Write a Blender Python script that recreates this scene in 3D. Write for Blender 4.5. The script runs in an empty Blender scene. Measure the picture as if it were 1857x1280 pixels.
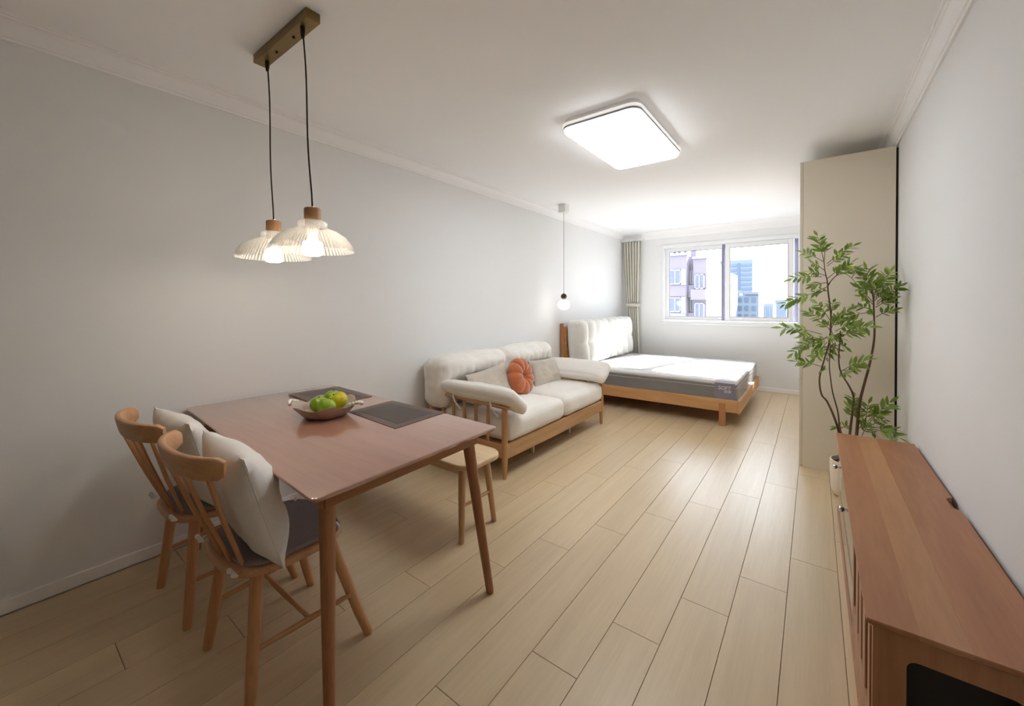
import bpy, bmesh, math, random
from mathutils import Vector, Matrix, noise
from math import pi, sin, cos, radians, sqrt

SC = bpy.context.scene
COL = SC.collection
random.seed(11)

# ------------------------------------------------------------------ camera
cam_data = bpy.data.cameras.new('camera')
cam = bpy.data.objects.new('camera', cam_data)
COL.objects.link(cam)
YAW, PITCH, ROLL = radians(-36.999), radians(-0.6666), radians(-0.2152)
fw = Vector((sin(YAW) * cos(PITCH), cos(YAW) * cos(PITCH), sin(PITCH)))
rt0 = Vector((cos(YAW), -sin(YAW), 0.0))
up0 = rt0.cross(fw)
rt = cos(ROLL) * rt0 + sin(ROLL) * up0
up = -sin(ROLL) * rt0 + cos(ROLL) * up0
M = Matrix((rt, up, -fw)).transposed().to_4x4()
M.translation = Vector((0, 0, 1.32))
cam.matrix_world = M
cam_data.sensor_fit = 'HORIZONTAL'
cam_data.sensor_width = 36.0
cam_data.lens = 727.13 / 1857 * 36.0
cam_data.shift_y = -81.61 / 1857
cam_data.clip_start = 0.02
cam_data.clip_end = 600
SC.camera = cam

# ------------------------------------------------------------------ world, sun, exposure
world = bpy.data.worlds.new('World')
SC.world = world
world.use_nodes = True
wn = world.node_tree
bg = wn.nodes['Background']
bg.inputs[0].default_value = (0.78, 0.89, 1.0, 1)
bg.inputs[1].default_value = 6.6
sun_d = bpy.data.lights.new('sun', 'SUN')
sun = bpy.data.objects.new('sun', sun_d)
COL.objects.link(sun)
sun_d.energy = 37.0
sun_d.angle = radians(1.0)
sun_d.color = (1.0, 0.98, 0.95)
sun.location = (3, 20, 15)
sun.rotation_euler = Vector((-0.28, -1.0, -0.82)).to_track_quat('-Z', 'Y').to_euler()
LED_POWER = 11.5
BULB_POWER = 38.0
GLOBE_POWER = 3.0
SC.view_settings.view_transform = 'Standard'
SC.view_settings.look = 'None'
SC.view_settings.exposure = 0.45
SC.view_settings.gamma = 1.0
SC.view_settings.use_curve_mapping = False
SC.cycles.max_bounces = 14
SC.cycles.diffuse_bounces = 8
SC.cycles.transparent_max_bounces = 16
SC.cycles.sample_clamp_indirect = 8.0
SC.cycles.caustics_reflective = False
SC.cycles.caustics_refractive = False

# ------------------------------------------------------------------ materials
MATS = {}
def new_mat(name):
    m = bpy.data.materials.new(name)
    m.use_nodes = True
    MATS[name] = m
    nt = m.node_tree
    return m, nt, nt.nodes['Principled BSDF']

def srgb(r, g, b):
    f = lambda c: (c / 255 / 12.92) if c / 255 <= 0.04045 else ((c / 255 + 0.055) / 1.055) ** 2.4
    return (f(r), f(g), f(b), 1)

def plain(name, col, rough=0.5, metal=0.0, noise_amt=0.06, nscale=6.0, bump=0.0, bscale=60.0, spec=0.5, coat=0.0, sheen=0.0):
    m, nt, b = new_mat(name)
    tc = nt.nodes.new('ShaderNodeTexCoord')
    nz = nt.nodes.new('ShaderNodeTexNoise'); nz.inputs['Scale'].default_value = nscale; nz.inputs['Detail'].default_value = 4
    nt.links.new(tc.outputs['Object'], nz.inputs['Vector'])
    mx = nt.nodes.new('ShaderNodeMix'); mx.data_type = 'RGBA'
    mx.inputs['A'].default_value = [c * (1 - noise_amt) for c in col[:3]] + [1]
    mx.inputs['B'].default_value = [min(1, c * (1 + noise_amt)) for c in col[:3]] + [1]
    nt.links.new(nz.outputs['Fac'], mx.inputs['Factor'])
    nt.links.new(mx.outputs['Result'], b.inputs['Base Color'])
    b.inputs['Roughness'].default_value = rough
    b.inputs['Metallic'].default_value = metal
    b.inputs['Specular IOR Level'].default_value = spec
    b.inputs['Coat Weight'].default_value = coat
    b.inputs['Sheen Weight'].default_value = sheen
    if bump:
        n2 = nt.nodes.new('ShaderNodeTexNoise'); n2.inputs['Scale'].default_value = bscale; n2.inputs['Detail'].default_value = 3
        nt.links.new(tc.outputs['Object'], n2.inputs['Vector'])
        bp = nt.nodes.new('ShaderNodeBump'); bp.inputs['Strength'].default_value = bump; bp.inputs['Distance'].default_value = 0.01
        nt.links.new(n2.outputs['Fac'], bp.inputs['Height'])
        nt.links.new(bp.outputs['Normal'], b.inputs['Normal'])
    return m

def wood(name, c1, c2, axis=2, scale=14.0, stretch=0.06, rough=0.45, coat=0.0, tone=0.0, bump=0.04, spec=0.5, coat_rough=0.03):
    """grain runs along the object axis given; tone = spread of tone from piece to piece"""
    m, nt, b = new_mat(name)
    tc = nt.nodes.new('ShaderNodeTexCoord')
    oi = nt.nodes.new('ShaderNodeObjectInfo')
    off = nt.nodes.new('ShaderNodeVectorMath'); off.operation = 'SCALE'
    cmb = nt.nodes.new('ShaderNodeCombineXYZ')
    for k in range(3): nt.links.new(oi.outputs['Random'], cmb.inputs[k])
    nt.links.new(cmb.outputs[0], off.inputs[0]); off.inputs['Scale'].default_value = 37.0
    add = nt.nodes.new('ShaderNodeVectorMath'); add.operation = 'ADD'
    nt.links.new(tc.outputs['Object'], add.inputs[0]); nt.links.new(off.outputs[0], add.inputs[1])
    mp = nt.nodes.new('ShaderNodeMapping')
    s = [1.0, 1.0, 1.0]; s[axis] = stretch
    mp.inputs['Scale'].default_value = s
    nt.links.new(add.outputs[0], mp.inputs['Vector'])
    n1 = nt.nodes.new('ShaderNodeTexNoise'); n1.inputs['Scale'].default_value = scale; n1.inputs['Detail'].default_value = 7; n1.inputs['Roughness'].default_value = 0.62; n1.inputs['Distortion'].default_value = 0.6
    n2 = nt.nodes.new('ShaderNodeTexNoise'); n2.inputs['Scale'].default_value = scale * 7; n2.inputs['Detail'].default_value = 3
    nt.links.new(mp.outputs[0], n1.inputs['Vector']); nt.links.new(mp.outputs[0], n2.inputs['Vector'])
    mm = nt.nodes.new('ShaderNodeMix'); mm.data_type = 'FLOAT'; mm.inputs['Factor'].default_value = 0.3
    nt.links.new(n1.outputs['Fac'], mm.inputs['A']); nt.links.new(n2.outputs['Fac'], mm.inputs['B'])
    rp = nt.nodes.new('ShaderNodeValToRGB')
    rp.color_ramp.elements[0].position = 0.30; rp.color_ramp.elements[0].color = c1
    rp.color_ramp.elements[1].position = 0.70; rp.color_ramp.elements[1].color = c2
    nt.links.new(mm.outputs['Result'], rp.inputs['Fac'])
    out = rp.outputs['Color']
    if tone:
        hs = nt.nodes.new('ShaderNodeHueSaturation')
        mr = nt.nodes.new('ShaderNodeMapRange')
        mr.inputs['To Min'].default_value = 1 - tone; mr.inputs['To Max'].default_value = 1 + tone
        nt.links.new(oi.outputs['Random'], mr.inputs['Value'])
        nt.links.new(mr.outputs[0], hs.inputs['Value'])
        nt.links.new(out, hs.inputs['Color']); out = hs.outputs['Color']
    nt.links.new(out, b.inputs['Base Color'])
    b.inputs['Roughness'].default_value = rough
    b.inputs['Coat Weight'].default_value = coat
    b.inputs['Coat Roughness'].default_value = coat_rough
    b.inputs['Specular IOR Level'].default_value = spec
    if bump:
        bp = nt.nodes.new('ShaderNodeBump'); bp.inputs['Strength'].default_value = bump; bp.inputs['Distance'].default_value = 0.004
        nt.links.new(mm.outputs['Result'], bp.inputs['Height'])
        nt.links.new(bp.outputs['Normal'], b.inputs['Normal'])
    return m

def weave(name, c1, c2, scale=420.0, rough=0.9, bump=0.25, sheen=0.2):
    m, nt, b = new_mat(name)
    tc = nt.nodes.new('ShaderNodeTexCoord')
    nz = nt.nodes.new('ShaderNodeTexNoise'); nz.inputs['Scale'].default_value = scale; nz.inputs['Detail'].default_value = 2
    n2 = nt.nodes.new('ShaderNodeTexNoise'); n2.inputs['Scale'].default_value = 5.0; n2.inputs['Detail'].default_value = 3
    nt.links.new(tc.outputs['Object'], nz.inputs['Vector']); nt.links.new(tc.outputs['Object'], n2.inputs['Vector'])
    ad = nt.nodes.new('ShaderNodeMix'); ad.data_type = 'FLOAT'; ad.inputs['Factor'].default_value = 0.35
    nt.links.new(nz.outputs['Fac'], ad.inputs['A']); nt.links.new(n2.outputs['Fac'], ad.inputs['B'])
    rp = nt.nodes.new('ShaderNodeValToRGB')
    rp.color_ramp.elements[0].position = 0.32; rp.color_ramp.elements[0].color = c1
    rp.color_ramp.elements[1].position = 0.66; rp.color_ramp.elements[1].color = c2
    nt.links.new(ad.outputs['Result'], rp.inputs['Fac'])
    nt.links.new(rp.outputs['Color'], b.inputs['Base Color'])
    b.inputs['Roughness'].default_value = rough
    b.inputs['Specular IOR Level'].default_value = 0.15
    b.inputs['Sheen Weight'].default_value = sheen
    bp = nt.nodes.new('ShaderNodeBump'); bp.inputs['Strength'].default_value = bump; bp.inputs['Distance'].default_value = 0.003
    nt.links.new(nz.outputs['Fac'], bp.inputs['Height'])
    nt.links.new(bp.outputs['Normal'], b.inputs['Normal'])
    return m

def emit(name, col, power):
    m, nt, b = new_mat(name)
    b.inputs['Base Color'].default_value = (0.9, 0.9, 0.9, 1)
    b.inputs['Emission Color'].default_value = col
    b.inputs['Emission Strength'].default_value = power
    return m

def clear(name, tint=(1, 1, 1, 1), gloss=0.06, rough=0.02, haze=0.0, haze_col=(1, 1, 1, 1), bump=0.0, bscale=30.0, edge=0.9):
    """thin clear sheet: see-through + reflection that grows at grazing angles + a little whitish scatter"""
    m, nt, b = new_mat(name)
    nt.nodes.remove(b)
    out = nt.nodes['Material Output']
    tr = nt.nodes.new('ShaderNodeBsdfTransparent'); tr.inputs[0].default_value = tint
    gl = nt.nodes.new('ShaderNodeBsdfGlossy'); gl.inputs['Roughness'].default_value = rough
    df = nt.nodes.new('ShaderNodeBsdfDiffuse'); df.inputs[0].default_value = haze_col
    lw = nt.nodes.new('ShaderNodeLayerWeight'); lw.inputs['Blend'].default_value = 0.35
    mr = nt.nodes.new('ShaderNodeMapRange'); mr.inputs['To Min'].default_value = gloss; mr.inputs['To Max'].default_value = edge
    pw = nt.nodes.new('ShaderNodeMath'); pw.operation = 'POWER'; pw.inputs[1].default_value = 2.2
    nt.links.new(lw.outputs['Facing'], pw.inputs[0]); nt.links.new(pw.outputs[0], mr.inputs['Value'])
    m1 = nt.nodes.new('ShaderNodeMixShader'); m1.inputs[0].default_value = haze
    nt.links.new(tr.outputs[0], m1.inputs[1]); nt.links.new(df.outputs[0], m1.inputs[2])
    m2 = nt.nodes.new('ShaderNodeMixShader')
    nt.links.new(mr.outputs[0], m2.inputs[0]); nt.links.new(m1.outputs[0], m2.inputs[1]); nt.links.new(gl.outputs[0], m2.inputs[2])
    nt.links.new(m2.outputs[0], out.inputs['Surface'])
    if bump:
        tc = nt.nodes.new('ShaderNodeTexCoord')
        nz = nt.nodes.new('ShaderNodeTexNoise'); nz.inputs['Scale'].default_value = bscale; nz.inputs['Detail'].default_value = 4; nz.inputs['Distortion'].default_value = 1.5
        nt.links.new(tc.outputs['Object'], nz.inputs['Vector'])
        bp = nt.nodes.new('ShaderNodeBump'); bp.inputs['Strength'].default_value = bump; bp.inputs['Distance'].default_value = 0.02
        nt.links.new(nz.outputs['Fac'], bp.inputs['Height'])
        nt.links.new(bp.outputs['Normal'], gl.inputs['Normal'])
    return m

WALL = plain('wall_paint', (0.79, 0.795, 0.80, 1), rough=0.85, noise_amt=0.012, nscale=2.5, bump=0.05, bscale=220, spec=0.2)
CEIL = plain('ceiling_paint', (0.90, 0.91, 0.925, 1), rough=0.9, noise_amt=0.01, nscale=2.0, spec=0.2)
TRIM = plain('white_trim', (0.88, 0.88, 0.885, 1), rough=0.5, noise_amt=0.01)
OAK_FLOOR = wood('oak_floor', srgb(194, 170, 136), srgb(210, 187, 151), axis=1, scale=16, stretch=0.05, rough=0.36, tone=0.035, bump=0.03, coat=0.15, coat_rough=0.2)
SUB = plain('floor_joint', srgb(128, 100, 70), rough=0.8)
WALNUT_TOP = wood('reddish_table_top', srgb(158, 112, 94), srgb(180, 131, 111), axis=0, scale=9, stretch=0.06, rough=0.3, coat=1.0, bump=0.0)
TABLE_WOOD_X = wood('table_wood_x', srgb(131, 85, 53), srgb(172, 118, 79), axis=0, scale=18, rough=0.42)
TABLE_WOOD_Y = wood('table_wood_y', srgb(131, 85, 53), srgb(172, 118, 79), axis=1, scale=18, rough=0.42)
TABLE_WOOD_Z = wood('table_wood_z', srgb(135, 87, 56), srgb(174, 121, 82), axis=2, scale=18, rough=0.42)
CHAIR_WOOD_X = wood('chair_wood_x', srgb(177, 128, 88), srgb(208, 163, 121), axis=0, scale=16, rough=0.42)
CHAIR_WOOD_Y = wood('chair_wood_y', srgb(175, 121, 77), srgb(204, 159, 117), axis=1, scale=16, rough=0.42)
CHAIR_WOOD_Z = wood('chair_wood_z', srgb(176, 120, 76), srgb(203, 157, 115), axis=2, scale=16, rough=0.42)
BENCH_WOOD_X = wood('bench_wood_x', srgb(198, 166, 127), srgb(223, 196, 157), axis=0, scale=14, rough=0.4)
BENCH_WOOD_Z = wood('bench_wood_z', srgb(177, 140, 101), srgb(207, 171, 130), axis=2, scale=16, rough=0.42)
SOFA_WOOD_Y = wood('sofa_wood_y', srgb(176, 134, 91), srgb(208, 168, 121), axis=1, scale=18, rough=0.45)
SOFA_WOOD_X = wood('sofa_wood_x', srgb(172, 121, 79), srgb(198, 156, 113), axis=0, scale=18, rough=0.45)
SOFA_WOOD_Z = wood('sofa_wood_z', srgb(172, 121, 79), srgb(198, 156, 113), axis=2, scale=18, rough=0.45)
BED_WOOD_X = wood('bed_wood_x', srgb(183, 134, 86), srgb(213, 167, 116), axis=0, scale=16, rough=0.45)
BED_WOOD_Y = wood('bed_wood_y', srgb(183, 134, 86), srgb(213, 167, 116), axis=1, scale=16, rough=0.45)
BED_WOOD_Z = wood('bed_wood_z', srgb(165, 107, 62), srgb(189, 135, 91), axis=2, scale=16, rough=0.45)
CHERRY_A = wood('cherry_y_a', srgb(144, 94, 61), srgb(174, 122, 87), axis=1, scale=9, stretch=0.09, rough=0.38, tone=0.05)
CHERRY_B = wood('cherry_y_b', srgb(150, 104, 68), srgb(180, 132, 94), axis=1, scale=9, stretch=0.09, rough=0.38)
CHERRY_Z = wood('cherry_z', srgb(144, 94, 61), srgb(177, 129, 93), axis=2, scale=11, rough=0.42)
CREAM = weave('cream_cotton', (0.74, 0.70, 0.65, 1), (0.83, 0.80, 0.755, 1), scale=260, bump=0.12)
WHITE_TUFT = weave('white_tufted_fabric', (0.66, 0.65, 0.62, 1), (0.75, 0.74, 0.71, 1), scale=240, bump=0.1)
LINEN = weave('grey_beige_linen', (0.42, 0.37, 0.31, 1), (0.64, 0.58, 0.50, 1), scale=170, bump=0.3)
RUST = weave('rust_velvet', srgb(168, 88, 48), srgb(198, 116, 72), scale=200, rough=0.75, bump=0.08, sheen=0.6)
PILLOW_WHITE = weave('white_cotton_pillow', (0.70, 0.68, 0.65, 1), (0.79, 0.77, 0.74, 1), scale=300, bump=0.06)
GREY_PAD = weave('grey_seat_pad', srgb(122, 110, 110), srgb(148, 136, 134), scale=260, bump=0.15)
CURTAIN_M = weave('olive_grey_curtain', (0.55, 0.53, 0.46, 1), (0.66, 0.64, 0.57, 1), scale=140, bump=0.2)
TIE_M = weave('curtain_tie_fabric', (0.56, 0.54, 0.47, 1), (0.64, 0.62, 0.55, 1), scale=140, bump=0.1)
BAND_GREY = weave('mattress_grey_side', srgb(62, 62, 64), srgb(96, 96, 98), scale=130, bump=0.2)
MAT_WHITE = weave('mattress_white', (0.80, 0.80, 0.80, 1), (0.87, 0.87, 0.87, 1), scale=150, bump=0.1)
WRAP = clear('plastic_wrap', gloss=0.12, rough=0.10, haze=0.15, haze_col=(0.9, 0.9, 0.92, 1), bump=0.55, bscale=13)
LABEL_P = plain('purple_label', srgb(86, 80, 124), rough=0.4, noise_amt=0.1, nscale=20)
LABEL_L = plain('pale_purple_label', srgb(176, 172, 206), rough=0.4)
INK = plain('white_ink', (0.8, 0.8, 0.86, 1), rough=0.5)
DARK_INK = plain('dark_ink', (0.03, 0.025, 0.03, 1), rough=0.5)
CREAM_PANEL = plain('cream_laminate', srgb(226, 216, 198), rough=0.5, noise_amt=0.015)
CREAM_EDGE = plain('cream_laminate_edge', srgb(218, 208, 190), rough=0.4, noise_amt=0.015)
SHADOW_GAP = plain('painted_gap_shade', srgb(40, 30, 24), rough=0.8)
GLASS = clear('window_glass', gloss=0.03, rough=0.0, haze=0.0)
GLASS_HAZE = clear('hazy_window_glass', gloss=0.04, rough=0.0, haze=0.05, haze_col=(0.85, 0.85, 0.95, 1))  # bluish haze of the doubled panes put in as pale scatter
def ribbed(name, cx, cy):
    """clear lamp glass whose moulded ribs catch the bulb's light as fine pale lines"""
    m = clear(name, tint=(0.97, 0.97, 0.96, 1), gloss=0.09, rough=0.06, haze=0.1, haze_col=(1, 0.98, 0.95, 1), edge=0.75)
    nt = m.node_tree
    g = nt.nodes.new('ShaderNodeNewGeometry'); sp = nt.nodes.new('ShaderNodeSeparateXYZ')
    nt.links.new(g.outputs['Position'], sp.inputs[0])
    def mth(op, a, b=None):
        n = nt.nodes.new('ShaderNodeMath'); n.operation = op
        for k, v in enumerate((a, b)):
            if v is None: continue
            if isinstance(v, (int, float)): n.inputs[k].default_value = v
            else: nt.links.new(v, n.inputs[k])
        return n.outputs[0]
    an = mth('ARCTAN2', mth('SUBTRACT', sp.outputs['Y'], cy), mth('SUBTRACT', sp.outputs['X'], cx))
    w = mth('SINE', mth('MULTIPLY', an, 64.0))
    mr = nt.nodes.new('ShaderNodeMapRange'); mr.inputs['From Min'].default_value = -1; mr.inputs['From Max'].default_value = 1
    mr.inputs['To Min'].default_value = 0.02; mr.inputs['To Max'].default_value = 0.26  # haze stripes stand in for light bent by the ribs
    nt.links.new(w, mr.inputs['Value'])
    mix = [n for n in nt.nodes if n.type == 'MIX_SHADER' and any(l.from_node.type == 'BSDF_TRANSPARENT' for l in n.inputs[1].links)][0]
    nt.links.new(mr.outputs[0], mix.inputs[0])
    return m
PVC = plain('white_window_frame', (0.80, 0.81, 0.82, 1), rough=0.35, noise_amt=0.01)
PVC_GREY = plain('window_grey_and_shade', srgb(120, 118, 138), rough=0.5, noise_amt=0.04)
BRASS = plain('aged_brass', srgb(136, 112, 72), rough=0.38, metal=0.85, noise_amt=0.12, nscale=14)
DARK_BRASS = plain('dark_bronze', srgb(50, 38, 22), rough=0.45, metal=0.6)
CORD = plain('brown_cord', srgb(52, 42, 32), rough=0.8)
CHROME = plain('chrome', (0.72, 0.70, 0.68, 1), rough=0.15, metal=1.0)
STEEL = plain('grey_steel_foot', (0.62, 0.62, 0.62, 1), rough=0.4, metal=0.2)
LED = emit('led_diffuser', (0.93, 0.97, 1.0, 1), LED_POWER)
BULB = emit('bulb_glass', (1.0, 0.86, 0.69, 1), BULB_POWER)
GLOBE = emit('globe_glass', (1.0, 0.92, 0.82, 1), GLOBE_POWER)
LED_RIM = emit('led_rim', (1.0, 0.97, 0.97, 1), 0.4)  # acrylic rim; glow added to brighten the ceiling around the fitting
LED_GREY = plain('led_grey_strip', (0.36, 0.35, 0.36, 1), rough=0.4)
WHITE_PLASTIC = plain('white_plastic', (0.80, 0.80, 0.79, 1), rough=0.35, noise_amt=0.01)
DARK_WOODBALL = plain('dark_wood_ball', srgb(58, 26, 24), rough=0.35, noise_amt=0.2, nscale=30)
MAT_DARK = weave('dark_placemat', srgb(60, 50, 46), srgb(84, 72, 66), scale=330, rough=0.75, bump=0.3)
MAT_RIM = weave('brown_placemat_border', srgb(84, 66, 58), srgb(112, 92, 82), scale=330, rough=0.75, bump=0.3)
BOWL_M = plain('grey_brown_glazed_bowl', srgb(172, 154, 142), rough=0.22, noise_amt=0.08, nscale=22, coat=0.5)
PEARL = plain('white_pearl', (0.80, 0.77, 0.72, 1), rough=0.2, noise_amt=0.05)
POT_M = plain('cream_ceramic_pot', srgb(226, 214, 196), rough=0.35, noise_amt=0.02)
SOIL = plain('soil', srgb(60, 44, 32), rough=1.0, bump=0.8, bscale=60)
BARK = plain('stem_bark', srgb(96, 72, 50), rough=0.8, noise_amt=0.25, nscale=40)
DARK_GLASS = plain('dark_cabinet_glass', srgb(30, 32, 34), rough=0.04, spec=0.9, noise_amt=0.02)
BLACK_IN = plain('black_niche', srgb(18, 15, 13), rough=0.6)
def fruit_mat(name, ca, cb):
    m = plain(name, ca, rough=0.35, bump=0.15, bscale=120, noise_amt=0.02)
    nt = m.node_tree
    mx = [n for n in nt.nodes if n.type == 'MIX'][0]
    mx.inputs['A'].default_value = ca; mx.inputs['B'].default_value = cb
    nz = mx.inputs['Factor'].links[0].from_node
    nz.inputs['Scale'].default_value = 14
    rp = nt.nodes.new('ShaderNodeMapRange'); rp.inputs['From Min'].default_value = 0.38; rp.inputs['From Max'].default_value = 0.62
    nt.links.new(nz.outputs['Fac'], rp.inputs['Value']); nt.links.new(rp.outputs[0], mx.inputs['Factor'])
    return m
FRUIT_G = fruit_mat('green_citrus', srgb(110, 150, 18), srgb(156, 184, 30))
FRUIT_Y = fruit_mat('yellow_green_citrus', srgb(164, 178, 20), srgb(222, 196, 16))
FRUIT_O = fruit_mat('orange_citrus', srgb(212, 140, 20), srgb(168, 160, 26))
def leaf_mat(name, ca, cb):
    m, nt, b = new_mat(name)
    oi = nt.nodes.new('ShaderNodeObjectInfo')
    mx = nt.nodes.new('ShaderNodeMix'); mx.data_type = 'RGBA'
    mx.inputs['A'].default_value = ca; mx.inputs['B'].default_value = cb
    nt.links.new(oi.outputs['Random'], mx.inputs['Factor'])
    nt.links.new(mx.outputs['Result'], b.inputs['Base Color'])
    b.inputs['Roughness'].default_value = 0.45
    tl = nt.nodes.new('ShaderNodeBsdfTranslucent'); nt.links.new(mx.outputs['Result'], tl.inputs['Color'])
    ms = nt.nodes.new('ShaderNodeMixShader'); ms.inputs[0].default_value = 0.3
    out = nt.nodes['Material Output']
    nt.links.new(b.outputs[0], ms.inputs[1]); nt.links.new(tl.outputs[0], ms.inputs[2]); nt.links.new(ms.outputs[0], out.inputs['Surface'])
    return m
LEAF = leaf_mat('green_leaf', srgb(104, 134, 44), srgb(164, 184, 84))

# ------------------------------------------------------------------ helpers
OFF = {}                                     # world offset of each thing's base
def thing(name, label, cat, loc=(0, 0, 0), group=None, kind=None, rotz=0.0):
    o = bpy.data.objects.new(name, None)
    COL.objects.link(o)
    o.empty_display_size = 0.05
    o.location = loc
    o.rotation_euler = (0, 0, rotz)
    if label: o['label'] = label
    if cat: o['category'] = cat
    if group: o['group'] = group
    if kind: o['kind'] = kind
    OFF[o.name] = Vector(loc)
    return o

def finish(name, bm, mat, parent=None, smooth=True, angle=35, label=None, kind=None, local=False):
    bmesh.ops.recalc_face_normals(bm, faces=bm.faces)
    off = Vector((0, 0, 0))
    if parent is not None and not local:
        off = OFF.get(parent.name, Vector((0, 0, 0)))
        if off.length: bmesh.ops.translate(bm, verts=bm.verts, vec=-off)
    me = bpy.data.meshes.new(name)
    bm.to_mesh(me); bm.free()
    me.materials.append(mat)
    if smooth:
        me.shade_smooth()
        me.set_sharp_from_angle(angle=radians(angle))
    o = bpy.data.objects.new(name, me)
    COL.objects.link(o)
    if parent is not None:
        o.parent = parent
        OFF[o.name] = off
    if label: o['label'] = label
    if kind: o['kind'] = kind
    return o

def tag(o, label, cat, group=None):
    o['label'] = label; o['category'] = cat
    if group: o['group'] = group
    return o

def structure(name, bm, mat, parent=None, smooth=False, angle=35):
    return finish(name, bm, mat, parent, smooth=smooth, angle=angle, kind='structure')

def recentre(o):
    """put a one-mesh object's origin at the middle of its underside"""
    me = o.data
    xs = [v.co.x for v in me.vertices]; ys = [v.co.y for v in me.vertices]; zs = [v.co.z for v in me.vertices]
    c = Vector(((min(xs) + max(xs)) / 2, (min(ys) + max(ys)) / 2, min(zs)))
    me.transform(Matrix.Translation(-c)); o.location = o.location + c
    return o

def BM(): return bmesh.new()

def box(bm, x0, x1, y0, y1, z0, z1, bev=0.0, seg=1):
    r = bmesh.ops.create_cube(bm, size=1.0)
    vs = r['verts']
    for v in vs:
        v.co = Vector((x0 + (v.co.x + .5) * (x1 - x0), y0 + (v.co.y + .5) * (y1 - y0), z0 + (v.co.z + .5) * (z1 - z0)))
    if bev:
        es = list({e for v in vs for e in v.link_edges})
        bmesh.ops.bevel(bm, geom=es, offset=bev, segments=seg, profile=0.5, affect='EDGES')
    return bm

def rings(bm, loops, cap=True, closed=False):
    vv = [[bm.verts.new(p) for p in lp] for lp in loops]
    n = len(vv[0])
    rng = range(len(vv)) if closed else range(len(vv) - 1)
    for i in rng:
        a, b = vv[i], vv[(i + 1) % len(vv)]
        for k in range(n):
            bm.faces.new((a[k], a[(k + 1) % n], b[(k + 1) % n], b[k]))
    if cap and not closed:
        bm.faces.new(list(reversed(vv[0]))); bm.faces.new(vv[-1])
    return vv

def rod(bm, pts, rad, n=12, cap=True):
    """round bar along points with a radius per point"""
    pts = [Vector(p) for p in pts]
    if not hasattr(rad, '__len__'): rad = [rad] * len(pts)
    loops = []
    ref = None
    for i, p in enumerate(pts):
        t = (pts[min(i + 1, len(pts) - 1)] - pts[max(i - 1, 0)]).normalized()
        if ref is None:
            ref = Vector((1, 0, 0)) if abs(t.x) < 0.8 else Vector((0, 1, 0))
        s = t.cross(ref).normalized(); u = s.cross(t).normalized()
        ref = u
        loops.append([p + (s * cos(2 * pi * k / n) + u * sin(2 * pi * k / n)) * rad[i] for k in range(n)])
        ref = u
    rings(bm, loops, cap)
    return bm

def spow(c, p): return math.copysign(abs(c) ** p, c)

def sweep(bm, pts, wid, hei, upv=(0, 0, 1), n=16, pw=5.0):
    """flat bar with rounded edges along points; wid sideways, hei along upv"""
    pts = [Vector(p) for p in pts]; upv = Vector(upv)
    if not hasattr(wid, '__len__'): wid = [wid] * len(pts)
    if not hasattr(hei, '__len__'): hei = [hei] * len(pts)
    loops = []
    for i, p in enumerate(pts):
        t = (pts[min(i + 1, len(pts) - 1)] - pts[max(i - 1, 0)]).normalized()
        s = t.cross(upv).normalized(); u = s.cross(t).normalized()
        loops.append([p + s * (wid[i] / 2 * spow(cos(2 * pi * k / n), 2 / pw)) + u * (hei[i] / 2 * spow(sin(2 * pi * k / n), 2 / pw)) for k in range(n)])
    rings(bm, loops)
    return bm

def lathe(bm, prof, cx, cy, n=32, mod=None, closed=False):
    loops = []
    for r, z in prof:
        loops.append([Vector((cx + r * (mod(2 * pi * k / n, r, z) if mod else 1) * cos(2 * pi * k / n), cy + r * (mod(2 * pi * k / n, r, z) if mod else 1) * sin(2 * pi * k / n), z)) for k in range(n)])
    rings(bm, loops, cap=not closed, closed=closed)
    return bm

def prism(bm, outline, z0, z1, bev=0.0, seg=2, low=0.0):
    """slab over a plan outline; edges top and bottom rounded; low = how far the underside is cut back"""
    c = Vector((sum(p[0] for p in outline) / len(outline), sum(p[1] for p in outline) / len(outline), 0))
    def ring(d, z): 
        out = []
        n = len(outline)
        for i in range(n):
            p = Vector((*outline[i], 0)); a = Vector((*outline[i - 1], 0)); b = Vector((*outline[(i + 1) % n], 0))
            t = (b - a).normalized(); nrm = Vector((t.y, -t.x, 0))
            if nrm.dot(p - c) < 0: nrm = -nrm
            q = p - nrm * d
            out.append(Vector((q.x, q.y, z)))
        return out
    loops = []
    if low: loops.append(ring(low, z0))
    else:
        for k in range(seg + 1):
            a = pi / 2 * k / seg
            loops.append(ring(bev * (1 - sin(a)), z0 + bev * (1 - cos(a))))
    for k in range(seg + 1):
        a = pi / 2 * k / seg
        loops.append(ring(bev * (1 - cos(a)), z1 - bev * (1 - sin(a))))
    rings(bm, loops)
    return bm

def round_poly(pts, r, seg=6):
    out = []
    n = len(pts)
    for i in range(n):
        p = Vector((*pts[i], 0)); a = Vector((*pts[i - 1], 0)); b = Vector((*pts[(i + 1) % n], 0))
        u = (a - p).normalized(); v = (b - p).normalized()
        ang = u.angle(v); d = r / math.tan(ang / 2)
        s = p + u * d; e = p + v * d
        c = p + (u + v).normalized() * (r / sin(ang / 2))
        a0 = math.atan2(s.y - c.y, s.x - c.x); a1 = math.atan2(e.y - c.y, e.x - c.x)
        da = (a1 - a0 + pi) % (2 * pi) - pi
        for k in range(seg + 1):
            t = a0 + da * k / seg
            out.append((c.x + r * cos(t), c.y + r * sin(t)))
    return out

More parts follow.
